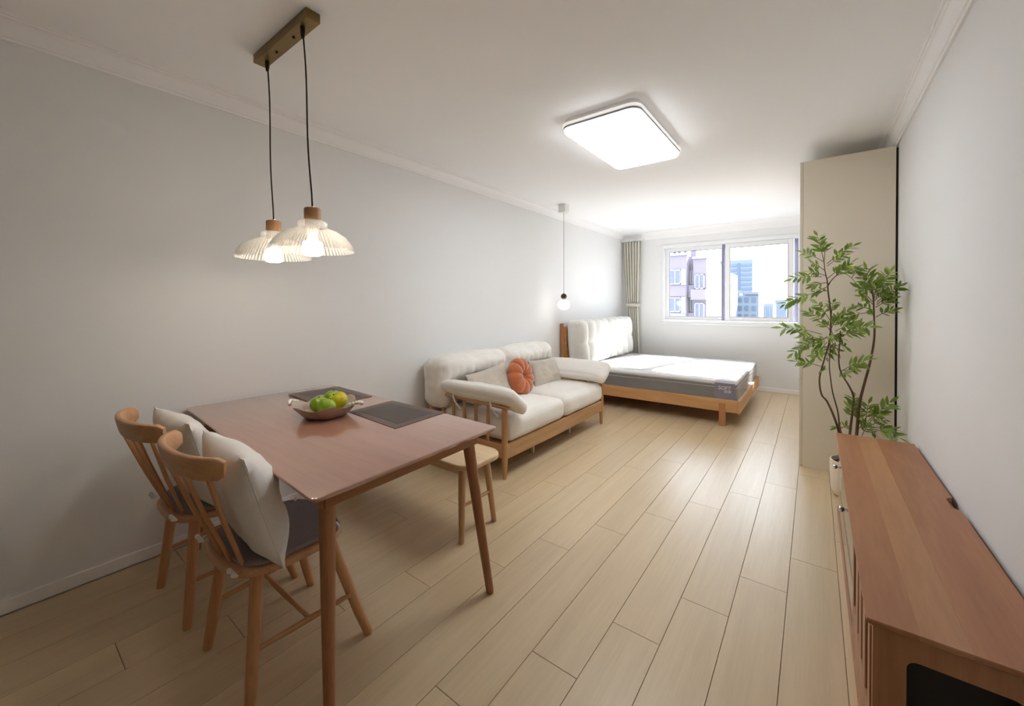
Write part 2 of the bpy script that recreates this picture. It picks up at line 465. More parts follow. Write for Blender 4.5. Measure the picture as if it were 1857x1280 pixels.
def puff(bm, c, size, r=0.05, bulge=(0, 0, 0), n=14, wr=0.0, wscale=6.0, seed=0.0, fn=None, rot=None):
    """stuffed cushion: rounded block whose faces swell outward, with soft wrinkles"""
    c = Vector(c)
    h = [s / 2 for s in size]
    tmp = bmesh.new()
    bmesh.ops.create_cube(tmp, size=2.0)
    bmesh.ops.subdivide_edges(tmp, edges=tmp.edges[:], cuts=n, use_grid_fill=True)
    vmap = {}
    for v in tmp.verts:
        u = v.co.copy()
        u = Vector([math.sin(q * pi / 2) * .35 + q * .65 for q in u])
        p = Vector((u.x * h[0], u.y * h[1], u.z * h[2]))
        inner = Vector([max(-(h[k] - r), min(h[k] - r, p[k])) for k in range(3)])
        d = p - inner
        if d.length > 1e-6:
            p = inner + d.normalized() * r
        for k in range(3):
            i, j = [q for q in range(3) if q != k]
            p[k] += math.copysign(bulge[k], u[k]) * (abs(u[k]) ** 3) * (1 - u[i] ** 2) * (1 - u[j] ** 2)
        if fn: p = fn(p, u)
        if wr:
            nz = noise.noise(Vector((p.x * wscale, p.y * wscale, p.z * wscale)) + Vector((seed, seed * 2, 0)))
            n3 = noise.noise(Vector((p.x * wscale * 2.7, p.y * wscale * 2.7, p.z * wscale * 2.7)) + Vector((seed, 0, seed)))
            q = Vector((p.x / h[0], p.y / h[1], p.z / h[2]))
            if q.length > 1e-6: p += q.normalized() * wr * (nz + .5 * n3)
        if rot is not None: p = rot @ p
        vmap[v] = bm.verts.new(c + p)
    for f in tmp.faces: bm.faces.new([vmap[v] for v in f.verts])
    tmp.free()
    return bm

def pillow(bm, c, w, h, t, rot, n=22, wr=0.006, seed=0.0, pinch=0.07, fn=None):
    """square scatter pillow lying in its own xy plane, then turned by rot"""
    c = Vector(c)
    grid = {}
    for side in (1, -1):
        for i in range(n + 1):
            for j in range(n + 1):
                u = -1 + 2 * i / n; v = -1 + 2 * j / n
                edge = i in (0, n) or j in (0, n)
                if edge and side == -1: grid[(i, j, -1)] = grid[(i, j, 1)]; continue
                x = w / 2 * u * (1 - pinch * (1 - v * v) ** 1 * abs(u) ** 3)
                y = h / 2 * v * (1 - pinch * (1 - u * u) ** 1 * abs(v) ** 3)
                prof = (max(0, 1 - abs(u) ** 2.6) * max(0, 1 - abs(v) ** 2.6)) ** 0.55
                z = side * t / 2 * prof
                nz = noise.noise(Vector((u * 2.3 + seed, v * 2.3 - seed, side * 3.0))) + .6 * noise.noise(Vector((u * 5.5 - seed, v * 5.5, side * 1.7 + seed)))
                z += wr * nz * (0.3 + prof) * side
                p = Vector((x, y, z))
                if fn: p = fn(p, u, v)
                grid[(i, j, side)] = bm.verts.new(c + rot @ p)
    for side in (1, -1):
        for i in range(n):
            for j in range(n):
                q = [grid[(i, j, side)], grid[(i + 1, j, side)], grid[(i + 1, j + 1, side)], grid[(i, j + 1, side)]]
                bm.faces.new(q if side == 1 else q[::-1])
    return bm

def copy_tree(o, parent=None):
    c = o.copy(); COL.objects.link(c)
    if parent is not None: c.parent = parent
    for ch in list(o.children): copy_tree(ch, c)
    return c

def bump3(a): return max(0.0, 1 - a * a) ** 2

# ------------------------------------------------------------------ the room
XL, XR, YF, YB, ZC = -2.763, 0.480, 7.0, -4.5, 2.545
WX0, WX1, WZ0, WZ1 = -2.07, -0.16, 0.985, 2.285          # window opening in the far wall

floor = structure('floor', box(BM(), XL, XR, YB, YF, -0.08, -0.012), SUB)
pw_, pl_ = 0.1895, 1.26
gap = 0.0009
plank_mesh = None
k0 = -11
for k in range(k0, 8):
    x0 = -0.85 + pw_ * k; x1 = x0 + pw_
    a = max(x0, XL) + gap; b = min(x1, XR) - gap
    if b - a < 0.02: continue
    y = (1.247 + 0.315 * k) % pl_ - 5 * pl_
    while y < YF:
        c0 = max(y, YB) + gap; c1 = min(y + pl_, YF) - gap
        y += pl_
        if c1 - c0 < 0.02: continue
        full = abs((b - a) - (pw_ - 2 * gap)) < 1e-4 and abs((c1 - c0) - (pl_ - 2 * gap)) < 1e-4
        cx, cy = (a + b) / 2, (c0 + c1) / 2
        if full and plank_mesh:
            o = bpy.data.objects.new('plank', plank_mesh); COL.objects.link(o); o.parent = floor
        else:
            bm = BM(); w, l = (b - a) / 2, (c1 - c0) / 2; e = 0.0008
            rings(bm, [[Vector((-w, -l, -0.012)), Vector((w, -l, -0.012)), Vector((w, l, -0.012)), Vector((-w, l, -0.012))],
                       [Vector((-w, -l, -e)), Vector((w, -l, -e)), Vector((w, l, -e)), Vector((-w, l, -e))],
                       [Vector((-w + e, -l + e, 0)), Vector((w - e, -l + e, 0)), Vector((w - e, l - e, 0)), Vector((-w + e, l - e, 0))]])
            o = finish('plank', bm, OAK_FLOOR, floor, smooth=False)
            if full: plank_mesh = o.data
        o.location = (cx, cy, 0)

structure('ceiling', box(BM(), XL - .2, XR + .2, YB - .2, YF + .2, ZC, ZC + .12), CEIL)
structure('wall_left', box(BM(), XL - .2, XL, YB - .2, YF + .2, -.08, ZC), WALL)
structure('wall_right', box(BM(), XR, XR + .2, YB - .2, YF + .2, -.08, ZC), WALL)
structure('wall_back', box(BM(), XL, XR, YB - .2, YB, -.08, ZC), WALL)
bm = BM()
box(bm, XL, WX0, YF, YF + .2, -.08, ZC); box(bm, WX1, XR, YF, YF + .2, -.08, ZC)
box(bm, WX0, WX1, YF, YF + .2, -.08, WZ0); box(bm, WX0, WX1, YF, YF + .2, WZ1, ZC)
structure('wall_far', bm, WALL)

def crown(name, p0, p1, inward, drop, proj, z1=ZC):
    """plaster cornice: stepped and coved profile run from p0 to p1"""
    p0 = Vector(p0); p1 = Vector(p1); n = Vector(inward)
    prof = [(0, 0), (0, -drop), (0.012, -drop), (0.016, -drop + .010), (0.022, -drop + .012), (0.024, -drop + .022)]
    for q in range(1, 7):
        a = pi / 2 * q / 7
        prof.append((0.024 + (proj - .046) * (1 - cos(a)), -drop + .022 + (drop - .040) * sin(a)))
    prof += [(proj - .020, -.018), (proj - .018, -.010), (proj - .008, -.010), (proj - .006, -.004), (proj, -.004), (proj, 0)]
    bm = BM()
    rings(bm, [[p + n * d + Vector((0, 0, z1 + z)) for d, z in prof] for p in (p0, p1)])
    return structure(name, bm, TRIM, smooth=True, angle=22)
crown('trim_1', (XL, YB, 0), (XL, YF, 0), (1, 0, 0), .097, .075)
crown('trim_2', (XR, YB, 0), (XR, YF, 0), (-1, 0, 0), .097, .075)
crown('trim_3', (XL, YF, 0), (XR, YF, 0), (0, -1, 0), .135, .075)
def skirting(name, x0, x1, y0, y1):
    bm = BM(); box(bm, x0, x1, y0, y1, 0, .062, .003)
    return structure(name, bm, TRIM)
skirting('baseboard_left', XL, XL + .012, YB, YF)
skirting('baseboard_right', XR - .012, XR, YB, YF)
skirting('baseboard_far', XL + .012, XR - .012, YF - .012, YF)

# ------------------------------------------------------------------ window
win = structure('window_1', box(box(box(box(BM(), WX0 - .012, WX0 + .035, YF - .012, YF + .16, WZ0, WZ1 + .012, .004),
      WX1 - .022, WX1 + .03, YF - .012, YF + .16, WZ0, WZ1 + .012, .004), WX0 + .035, WX1 - .022, YF - .012, YF + .16, WZ1 - .045, WZ1 + .012, .004),
      WX0 + .035, WX1 - .022, YF - .012, YF + .16, WZ0, WZ0 + .04, .004), PVC)
structure('window_sill', box(BM(), WX0 - .03, WX1 + .04, YF - .03, YF, WZ0 - .028, WZ0 + .002, .004), PVC, win)
def sash(x0, x1, z0, z1, y, fw_, mats, glass, right_mat=None):
    t = .028
    s = structure('sash', box(box(box(BM(), x0, x0 + fw_, y, y + t, z0, z1, .003), x0 + fw_, x1 - fw_, y, y + t, z1 - fw_, z1, .003), x0 + fw_, x1 - fw_, y, y + t, z0, z0 + fw_, .003), mats, win)
    structure('sash_stile', box(BM(), x1 - fw_, x1, y, y + t, z0, z1, .003), right_mat or mats, s)
    structure('pane', box(BM(), x0 + fw_ - .004, x1 - fw_ + .004, y + .011, y + .016, z0 + fw_ - .004, z1 - fw_ + .004), glass, s)
    structure('gasket', box(box(box(box(BM(), x0 + fw_ - .001, x0 + fw_ + .006, y - .002, y + .011, z0 + fw_, z1 - fw_), x1 - fw_ - .006, x1 - fw_ + .001, y - .002, y + .011, z0 + fw_, z1 - fw_),
              x0 + fw_ + .006, x1 - fw_ - .006, y - .002, y + .011, z0 + fw_, z0 + fw_ + .006), x0 + fw_ + .006, x1 - fw_ - .006, y - .002, y + .011, z1 - fw_ - .006, z1 - fw_), PVC_GREY, s)
    return s
sash(WX0 + .037, -1.105, WZ0 + .042, WZ1 - .047, YF + .085, .062, PVC, GLASS_HAZE, PVC_GREY)  # grey on the right stile stands in for its shade
rs = sash(-1.115, -.235, WZ0 + .042, WZ1 - .047, YF + .04, .066, PVC, GLASS)
structure('window_handle', box(box(BM(), -.262, -.246, YF + .012, YF + .04, 1.58, 1.70, .004), -.266, -.242, YF + .03, YF + .04, 1.55, 1.73, .003), WHITE_PLASTIC, rs)
structure('jamb_gap_strip', box(BM(), -.234, -.185, YF + .1, YF + .13, WZ0 + .042, WZ1 - .047), PVC_GREY, win)  # grey strip set in the gap between right sash and jamb
# ------------------------------------------------------------------ town outside the window
ROADM = plain('far_ground', (.10, .105, .11, 1), rough=1.0, noise_amt=.25, nscale=.05)
structure('ground', box(BM(), -260, 200, 9.0, 420, -26.2, -26), ROADM)
B1W = plain('pinkish_brick_facade', srgb(101, 92, 103), rough=.9, noise_amt=.12, nscale=.8)  # town facades greyed and blued to put distance haze into their colour
B1B = plain('pale_balcony_plaster', srgb(113, 110, 121), rough=.9, noise_amt=.05, nscale=.8)
B1G = plain('facade_window_glass', srgb(62, 69, 89), rough=.15, noise_amt=.15, nscale=.9)
B1F = plain('facade_window_frame', srgb(133, 133, 137), rough=.6)
B1D = plain('facade_dark_gap', srgb(49, 44, 55), rough=.9)
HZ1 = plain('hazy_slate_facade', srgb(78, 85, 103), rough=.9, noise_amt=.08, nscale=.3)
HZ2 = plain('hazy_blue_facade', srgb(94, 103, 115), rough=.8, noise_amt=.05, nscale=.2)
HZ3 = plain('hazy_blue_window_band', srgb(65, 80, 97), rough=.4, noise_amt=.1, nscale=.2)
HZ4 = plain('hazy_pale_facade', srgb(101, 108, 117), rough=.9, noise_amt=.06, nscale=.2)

t = thing('apartment_block', 'pinkish apartment block with stacked bay windows seen through the left pane', 'building', (-11, 46, -26))
finish('facade', box(box(box(BM(), -13.2, -10.05, 42, 52, -26, 6.0), -10.05, -9.55, 43.6, 52, -26, 6.6), -9.55, -8.35, 42.4, 52, -26, 5.6), B1W, t, smooth=False)
finish('roof_parapet', box(box(BM(), -13.3, -9.95, 41.8, 42.2, 6.0, 6.25), -9.6, -8.25, 42.2, 42.6, 5.6, 5.85), B1B, t, smooth=False)
for i, x in enumerate((-12.95, -12.4, -11.95, -11.3, -10.85, -10.3)):
    finish('roof_post', box(BM(), x, x + .22, 41.9, 42.2, 6.25, 6.75), B1D, t, smooth=False)
finish('roof_rail', box(BM(), -13.3, -10.0, 41.85, 42.15, 6.75, 6.95), B1F, t, smooth=False)
def bay(x0, x1, y, z0, z1, shutter=False):
    f = finish('window', box(box(box(box(box(BM(), x0, x0 + .07, y - .3, y, z0, z1), x1 - .07, x1, y - .3, y, z0, z1), x0, x1, y - .3, y, z1 - .08, z1), x0, x1, y - .3, y, z0, z0 + .1), (x0 + x1) / 2 - .04, (x0 + x1) / 2 + .04, y - .3, y, z0, z1), B1F, t, smooth=False)
    finish('pane', box(BM(), x0 + .07, x1 - .07, y - .22, y - .18, z0 + .1, z1 - .08), B1G, f, smooth=False)
for fl_ in range(-3, 3):
    z = 3.15 + 2.75 * (fl_ - 0)
    if z > 5.0: continue
    bay(-11.65, -10.55, 42, z, z + 1.45)
    finish('side_shutter', box(BM(), -10.5, -10.1, 41.65, 42, z - .1, z + 1.5), B1F, t, smooth=False)
    finish('spandrel', box(BM(), -13.0, -10.12, 41.9, 42, z - 1.2, z - .12), B1B if fl_ % 2 else B1W, t, smooth=False)
    finish('balcony', box(BM(), -10.1, -9.5, 42.7, 43.6, z - 1.3, z - .1), B1B, t, smooth=False)
    bay(-10.02, -9.58, 43.5, z, z + 1.4)
    finish('balcony', box(BM(), -9.62, -8.3, 41.7, 42.4, z - 1.55, z - .55), B1W, t, smooth=False)
    bay(-9.35, -8.5, 42.4, z - .5, z + .9)
t = thing('slate_tower', 'hazy slate tower behind the pinkish apartment block', 'building', (-17, 100, -26))
finish('facade', box(box(BM(), -19.6, -16.6, 95, 106, -26, 6.2), -16.6, -14.2, 96, 106, -26, 7.6), HZ1, t, smooth=False)
for x in (-18.9, -18.1, -17.3, -16.2, -15.4, -14.7):
    finish('window_strip', box(BM(), x, x + .36, 94.9 if x < -16.6 else 95.9, 95.2 if x < -16.6 else 96.2, -12, 5.4), HZ3, t, smooth=False)
t = thing('office_tower', 'tall pale blue banded tower seen through the right pane', 'building', (-19, 156, -26))
finish('body', box(BM(), -25.5, -15.9, 150, 162, -26, 15.2), HZ2, t, smooth=False)
finish('recess_strip', box(BM(), -20.15, -19.45, 149.8, 150.2, 5.6, 14.2), HZ1, t, smooth=False)
for i in range(12):
    z = 13.6 - i * 1.55
    if z > 5.2:
        finish('window_band', box(BM(), -25, -20.5, 149.85, 150.1, z - .5, z + .3), HZ3, t, smooth=False)
        finish('window_band', box(BM(), -19.1, -16.2, 149.85, 150.1, z - .5, z + .3), HZ3, t, smooth=False)
    else:
        finish('window_band', box(BM(), -25, -16.2, 149.85, 150.1, z - .5, z + .3), HZ3, t, smooth=False)
t = thing('lower_block', 'broad low blue block in front of the banded tower', 'building', (-13.5, 116, -26))
finish('body', box(box(BM(), -19.5, -10.4, 110, 122, -26, 3.2), -13.2, -10.4, 109.6, 118, 3.2, 3.75), HZ4, t, smooth=False)
for x in (-17.2, -15.9, -14.6, -13.2, -11.7):
    for z in (-2.6, -.6, 1.4):
        finish('window', box(BM(), x, x + .7, 109.85, 110.05, z, z + 1.1), HZ3, t, smooth=False)
t = thing('corner_block', 'small low block with one dark stairwell at the foot of the right pane', 'building', (-16, 132, -26))
finish('body', box(BM(), -20.6, -14.6, 126, 134, -26, -1.6), HZ2, t, smooth=False)
for z in (-2.6, -3.9, -5.2):
    finish('window_band', box(BM(), -20.3, -15.0, 125.85, 126.05, z - .35, z + .3), HZ3, t, smooth=False)
for i, (x0, x1, y, z) in enumerate([(-13.2, -9.6, 140, .9), (-15.0, -10.5, 230, 2.6), (-10.2, -5.5, 240, 2.0), (-5.2, 1.5, 250, 1.0), (-20.5, -15.5, 240, 1.0)]):
    t = thing('distant_block', ['faint squat block right of the broad blue block', 'faint far block rising just above the squat block roof', 'faint far block at the middle of the right pane skyline', 'faint far block behind the plant leaves in the right pane', 'faint far block behind the slate tower'][i], 'building', ((x0 + x1) / 2, y + 5, -26), group='distant town blocks')
    finish('body', box(BM(), x0, x1, y, y + 12, -26, z), HZ4, t, smooth=False)
    for q in range(3):
        xx = x0 + (x1 - x0) * (.15 + .28 * q)
        finish('window_strip', box(BM(), xx, xx + (x1 - x0) * .12, y - .15, y + .1, -8, z - .8), HZ2, t, smooth=False)

# ------------------------------------------------------------------ curtain
t = thing('curtain', 'olive grey pleated curtain tied back beside the window', 'curtain', (-2.54, 6.91, 0))
bm = BM()
nu, nv = 96, 40
rows = []
for j in range(nv + 1):
    z = .02 + (2.40 - .02) * j / nv
    if z > 1.28:
        f = (z - 1.28) / 1.12
        xa = -2.655 - .075 * f ** .8; xb = -2.435 + .035 * f ** .8
    else:
        f = (1.28 - z) / 1.26
        xa = -2.655 + .03 * f; xb = -2.435 + .03 * f
    amp = .036 if abs(z - 1.28) > .12 else .02 + .016 * abs(z - 1.28) / .12
    row = []
    for i in range(nu + 1):
        u = i / nu
        row.append(Vector((xa + (xb - xa) * u, 6.915 + amp * sin(u * 2 * pi * 6.5) + .006 * sin(u * 31 + z * 2), z)))
    rows.append(row)
vv = [[bm.verts.new(p) for p in r] for r in rows]
for j in range(nv):
    for i in range(nu):
        bm.faces.new((vv[j][i], vv[j][i + 1], vv[j + 1][i + 1], vv[j + 1][i]))
cl = finish('cloth', bm, CURTAIN_M, t, angle=80)
sm = cl.modifiers.new('thickness', 'SOLIDIFY'); sm.thickness = .004
bm = BM()
lo = []
for p, q in ((1.255, 0), (1.31, 1)):
    lo.append([Vector((-2.545 + .125 * spow(cos(2 * pi * k / 32), .6), 6.915 + .048 * spow(sin(2 * pi * k / 32), .8), p)) for k in range(32)])
rings(bm, lo, cap=False)
tb = finish('tie_band', bm, TIE_M, t, label='paler tie band round the gathered curtain')
sm = tb.modifiers.new('thickness', 'SOLIDIFY'); sm.thickness = .005
finish('curtain_rail', box(BM(), -2.75, -2.36, 6.895, 6.935, 2.40, 2.425), PVC, t, smooth=False)

# ------------------------------------------------------------------ wardrobe
t = thing('wardrobe', 'tall cream wardrobe against the right wall behind the potted plant', 'wardrobe', (.19, 4.96, 0))
WY0, WY1, WXF, WXB, WZ = 3.964, 5.96, -.072, .466, 2.438
finish('side_panel', box(BM(), WXF, WXB, WY0, WY0 + .018, 0.0, WZ, .0015), CREAM_PANEL, t, smooth=False)
finish('side_panel', box(BM(), WXF, WXB, WY1 - .018, WY1, 0.0, WZ, .0015), CREAM_PANEL, t, smooth=False)
finish('top_panel', box(BM(), WXF, WXB, WY0 + .018, WY1 - .018, WZ - .018, WZ), CREAM_PANEL, t, smooth=False)
finish('back_panel', box(BM(), WXB - .01, WXB, WY0 + .018, WY1 - .018, .0, WZ - .018), CREAM_PANEL, t, smooth=False)
finish('plinth', box(BM(), WXF + .03, WXF + .045, WY0 + .018, WY1 - .018, .0, .07), CREAM_PANEL, t, smooth=False)
nd = 4
for q in range(nd):
    y0 = WY0 + .002 + (WY1 - WY0 - .004) * q / nd; y1 = WY0 + .002 + (WY1 - WY0 - .004) * (q + 1) / nd
    for z0, z1 in ((.012, .705), (.709, WZ)):
        d = finish('door', box(BM(), WXF - .021, WXF - .001, y0 + .0015, y1 - .0015, z0, z1, .0015), CREAM_EDGE, t, smooth=False)
        if z0 < .5: finish('handle', box(BM(), WXF - .030, WXF - .021, y0 + .004, y0 + .06, z1 - .03, z1 - .002, .002), WHITE_PLASTIC, d, smooth=False, label='small white pull at the top of the low door')
finish('gap_shade_strip', box(BM(), WXB, WXB + .0135, WY0 + .012, WY0 + .03, 0.063, WZ - .01), SHADOW_GAP, t, smooth=False)  # dark strip standing in for the shade between wardrobe and wall

# ------------------------------------------------------------------ white rectangle on the wall
t = thing('wall_rectangle', 'small white socket on the left wall beyond the sofa back', 'rectangle', (XL, 4.47, .72))
finish('plate', box(BM(), XL, XL + .008, 4.43, 4.516, .70, .786, .003), WHITE_PLASTIC, t, smooth=False)  # plain white plate set at a small pale spot on the wall
finish('rectangle_face', box(BM(), XL + .008, XL + .0095, 4.445, 4.50, .715, .771, .0005), PVC, t, smooth=False)

# ------------------------------------------------------------------ dining table
TZ = .754
t = thing('dining_table', 'reddish brown glossy dining table with tapered legs against the left wall', 'table', (-1.96, 1.04, 0))
quad = [(-2.752, .672), (-1.150, .568), (-1.160, 1.428), (-2.715, 1.482)]
prism(bm := BM(), round_poly(quad, .022), TZ - .022, TZ, .006, seg=3, low=.020)
finish('tabletop', bm, WALNUT_TOP, t, angle=30)
def inset(quad, d):
    c = [sum(p[0] for p in quad) / 4, sum(p[1] for p in quad) / 4]
    return [(p[0] + (d if p[0] < c[0] else -d), p[1] + (d if p[1] < c[1] else -d)) for p in quad]
q = inset(quad, .075)
ZA0, ZA1 = TZ - .075, TZ - .022
def apron(p, r, mat):
    sweep(b_ := BM(), [(p[0], p[1], (ZA0 + ZA1) / 2), (r[0], r[1], (ZA0 + ZA1) / 2)], .02, ZA1 - ZA0 - .0005, n=16, pw=14)
    finish('apron', b_, mat, t, angle=30)
apron(q[0], q[1], TABLE_WOOD_X); apron(q[3], q[2], TABLE_WOOD_X); apron(q[1], q[2], TABLE_WOOD_Y); apron(q[0], q[3], TABLE_WOOD_Y)
for (tx, ty), (fx, fy) in (((-1.325, .705), (-1.228, .655)), ((-1.278, 1.345), (-1.178, 1.388)), ((-2.56, .735), (-2.65, .69)), ((-2.56, 1.36), (-2.65, 1.41))):
    rod(bm := BM(), [(tx, ty, TZ - .0225), (tx * .9 + fx * .1, ty * .9 + fy * .1, TZ - .10), (tx * .3 + fx * .7, ty * .3 + fy * .7, .22), (fx, fy, .008), (fx, fy, .0)], [.027, .027, .021, .0175, .016], n=20)
    finish('leg', bm, TABLE_WOOD_Z, t, angle=50)

# ------------------------------------------------------------------ placemats
def placemat(quad, label):
    o = thing('placemat', label, 'placemat', (sum(p[0] for p in quad) / 4, sum(p[1] for p in quad) / 4, TZ), 'woven placemats on the dining table')
    prism(b_ := BM(), quad, TZ + .0003, TZ + .0025, .001, seg=1)
    finish('border', b_, MAT_RIM, o, angle=30)
    c = (sum(p[0] for p in quad) / 4, sum(p[1] for p in quad) / 4)
    prism(b_ := BM(), [(c[0] + (p[0] - c[0]) * .78, c[1] + (p[1] - c[1]) * .70) for p in quad], TZ + .0025, TZ + .0031, .0003, seg=1)
    finish('centre_panel', b_, MAT_DARK, o, angle=30)
placemat([(-2.632, 1.158), (-2.158, 1.126), (-2.152, 1.436), (-2.604, 1.474)], 'dark woven placemat behind the fruit bowl by the wall')
placemat([(-1.945, 1.155), (-1.508, 1.122), (-1.526, 1.446), (-1.962, 1.437)], 'dark woven placemat at the open end of the table')

# ------------------------------------------------------------------ fruit bowl and fruit
BX, BY = -1.985, 1.055
t = thing('fruit_bowl', 'scalloped grey brown bowl holding citrus on the dining table', 'bowl', (BX, BY, TZ))
lobe = lambda a, r, z: 1 + (.085 + .06 * (z - TZ) / .062) * (abs(cos(3 * (a + .35))) - .55)
H = .060
prof = [(.070, TZ + .0005), (.092, TZ + .0005), (.100, TZ + .004), (.118, TZ + .023), (.136, TZ + .044), (.151, TZ + H), (.153, TZ + H + .003), (.149, TZ + H + .003),
        (.143, TZ + H - .004), (.128, TZ + .042), (.110, TZ + .023), (.092, TZ + .010), (.05, TZ + .009), (.003, TZ + .008)]
bm = BM(); lathe(bm, prof, BX, BY, n=96, mod=lobe)
for v in bm.verts:
    f = max(0, (v.co.z - TZ) / H)
    a = math.atan2(v.co.y - BY, v.co.x - BX)
    v.co.z += .009 * f ** 3 * cos(6 * (a + .35))
finish('bowl_body', bm, BOWL_M, t, angle=60)
for sx, sy in ((-.142, -.095), (.142, .08)):
    bm = BM()
    for k in range(7):
        a = k / 6
        px = BX + sx * (1 + .10 * sin(pi * a)) + .030 * (a - .5) * (1 if sx < 0 else -1); py = BY + sy * (1 + .1 * sin(pi * a)) - .05 * (a - .5)
        bmesh.ops.create_uvsphere(bm, u_segments=10, v_segments=8, radius=.0105 - .003 * abs(a - .5), matrix=Matrix.Translation((px, py, TZ + H + .002 + .008 * sin(pi * a))))
    finish('shell_handle', bm, PEARL, t, angle=60, label='white pearly shell shaped handle on the rim')
fruits = [((-.026, .052, .072), .047, FRUIT_G, 'green', 'yellowish green citrus at the back left of the bowl'),
          ((.046, .040, .074), .047, FRUIT_Y, 'yellow', 'yellow citrus highest at the back right of the bowl'),
          ((-.012, -.030, .060), .043, FRUIT_G, 'green', 'green citrus at the front left of the bowl next to the orange one'),
          ((.064, -.030, .060), .045, FRUIT_G, 'green', 'green citrus at the front right of the bowl below the yellow one'),
          ((-.066, -.004, .052), .036, FRUIT_O, 'orange', 'small orange citrus at the left end of the bowl')]
for i, ((dx, dy, dz), r, m, _, lab) in enumerate(fruits):
    c = Vector((BX + dx, BY + dy, TZ + dz))
    o = thing('citrus_fruit', lab, 'fruit', c - Vector((0, 0, r * .92)), 'citrus fruit in the scalloped bowl')
    bm = BM()
    axis = Matrix.Rotation(random.uniform(-.7, .7), 3, 'X') @ Matrix.Rotation(random.uniform(-.7, .7), 3, 'Y')
    P = []
    for k in range(1, 16):
        a = pi * k / 16
        rr = r * sin(a) * (1 + .012 * cos(2 * a)); zz = r * .92 * cos(a) - .10 * r * math.exp(-((a / .35) ** 2)) + .05 * r * math.exp(-(((pi - a) / .3) ** 2))
        P.append((rr, zz))
    loops = [[c + axis @ Vector((rr * cos(2 * pi * q / 28), rr * sin(2 * pi * q / 28), zz)) for q in range(28)] for rr, zz in P]
    rings(bm, loops)
    finish('peel', bm, m, o, angle=80)
    bm = BM()
    top = c + axis @ Vector((0, 0, r * .80))
    rod(bm, [top, top + axis @ Vector((.001, 0, .006))], [.004, .0025], n=8)
    finish('stem_button', bm, BARK, o)

# ------------------------------------------------------------------ dining chairs (built about their own centre, facing +y)
def make_chair(label):
    t = thing('dining_chair', label, 'chair', (0, 0, 0), 'spindle back dining chairs at the table')
    P = lambda name, bm, m, **kw: finish(name, bm, m, t, local=True, **kw)
    out = []
    for k in range(40):
        a = 2 * pi * k / 40
        w = .215 if sin(a) > -.2 else .205
        out.append((w * spow(cos(a), .62), .205 * spow(sin(a), .66) - .01))
    prism(bm := BM(), out, .415, .442, .009, seg=3)
    P('seat', bm, CHAIR_WOOD_X, angle=40)
    for sx in (-1, 1):
        for sy, fx, fy in ((-1, .200, -.178), (1, .232, .232)):
            tx, ty = .150, .125 * sy - .01
            rod(bm := BM(), [(sx * tx, ty, .416), (sx * (tx + (fx - tx) * .15), ty + (fy - ty) * .15, .355), (sx * (tx + (fx - tx) * .75), ty + (fy - ty) * .75, .1), (sx * fx, fy, .006), (sx * fx, fy, 0)], [.0205, .0205, .0185, .0165, .0155], n=16)
            P('leg', bm, CHAIR_WOOD_Z, angle=50)
        rod(bm := BM(), [(sx * .183, -.150, .175), (sx * .196, .03, .178), (sx * .207, .185, .18)], [.008, .0105, .008], n=10)
        P('side_stretcher', bm, CHAIR_WOOD_Y, angle=60)
    rod(bm := BM(), [(-.194, .02, .178), (0, .02, .178), (.194, .02, .178)], [.008, .0105, .008], n=10)
    P('cross_stretcher', bm, CHAIR_WOOD_X, angle=60)
    # top comb: a bowed plank
    pts, hh = [], []
    N = 22
    for i in range(N + 1):
        u = -1 + 2 * i / N
        e = min(1, (1 - abs(u)) / .12)
        pts.append((.232 * sin(u * 1.25) / sin(1.25), -.330 + .082 * u * u, .822 + .004 * (1 - u * u)))
        hh.append(.078 * (.62 + .38 * sqrt(max(0, 1 - (1 - e) ** 2))) * (1 - .10 * u * u))
    sweep(bm := BM(), pts, .024, hh, (0, -.22, 1), n=20, pw=4.5)
    P('comb_rail', bm, CHAIR_WOOD_X, angle=45)
    for i in range(5):
        u = (i - 2) / 2
        b0 = Vector((u * .120, -.185 + .02 * u * u, .436)); b1 = Vector((u * .165, -.326 + .050 * u * u, .795))
        mid = b0.lerp(b1, .5) + Vector((0, -.004, 0))
        sweep(bm := BM(), [b0, b0.lerp(mid, .5), mid, mid.lerp(b1, .5), b1], [.026, .029, .030, .028, .024], [.012, .013, .013, .013, .012], (0, 1, .35), n=14, pw=4)
        P('back_slat', bm, CHAIR_WOOD_Z, angle=45)
    pad = [(.200 * spow(cos(2 * pi * k / 44), .55), .182 * spow(sin(2 * pi * k / 44), .58) - .004) for k in range(44)]
    prism(bm := BM(), pad, .4425, .462, .009, seg=3)
    pd = P('seat_pad', bm, GREY_PAD, angle=50, label='grey fabric seat pad tied on with white cords')
    for sx in (-1, 1):
        for k in range(2):
            loops = []
            for i in range(7):
                a = pi * i / 6
                cc = Vector((sx * .160 + (.004 + .024 * (i / 6)) * (1 if k else -1), -.204 - .010 * sin(a), .452 + .004 * sin(a)))
                r = .003 + .0075 * sin(a)
                loops.append([cc + Vector((0, cos(2 * pi * q / 8) * r * .7, sin(2 * pi * q / 8) * r)) for q in range(8)])
            rings(bm := BM(), loops)
            finish('bow_loop', bm, PILLOW_WHITE, pd, local=True, angle=60, label='white cord bow loop')
    for sx in (-1, 1):
        rod(bm := BM(), [(sx * .150, .126, .460), (sx * .166, .140, .464), (sx * .172, .146, .450), (sx * .166, .140, .428)], [.004, .006, .006, .004], n=8)
        finish('tie_loop', bm, PILLOW_WHITE, pd, local=True, angle=60, label='white cord loop')
    return t
ch = make_chair('spindle back wooden dining chair with white pillow beside the front table leg')
ch2 = copy_tree(ch)
ch2['label'] = 'spindle back wooden dining chair with white pillow nearest the left wall'
ch.location = (-1.655, .69, 0); ch2.location = (-2.235, .672, 0)

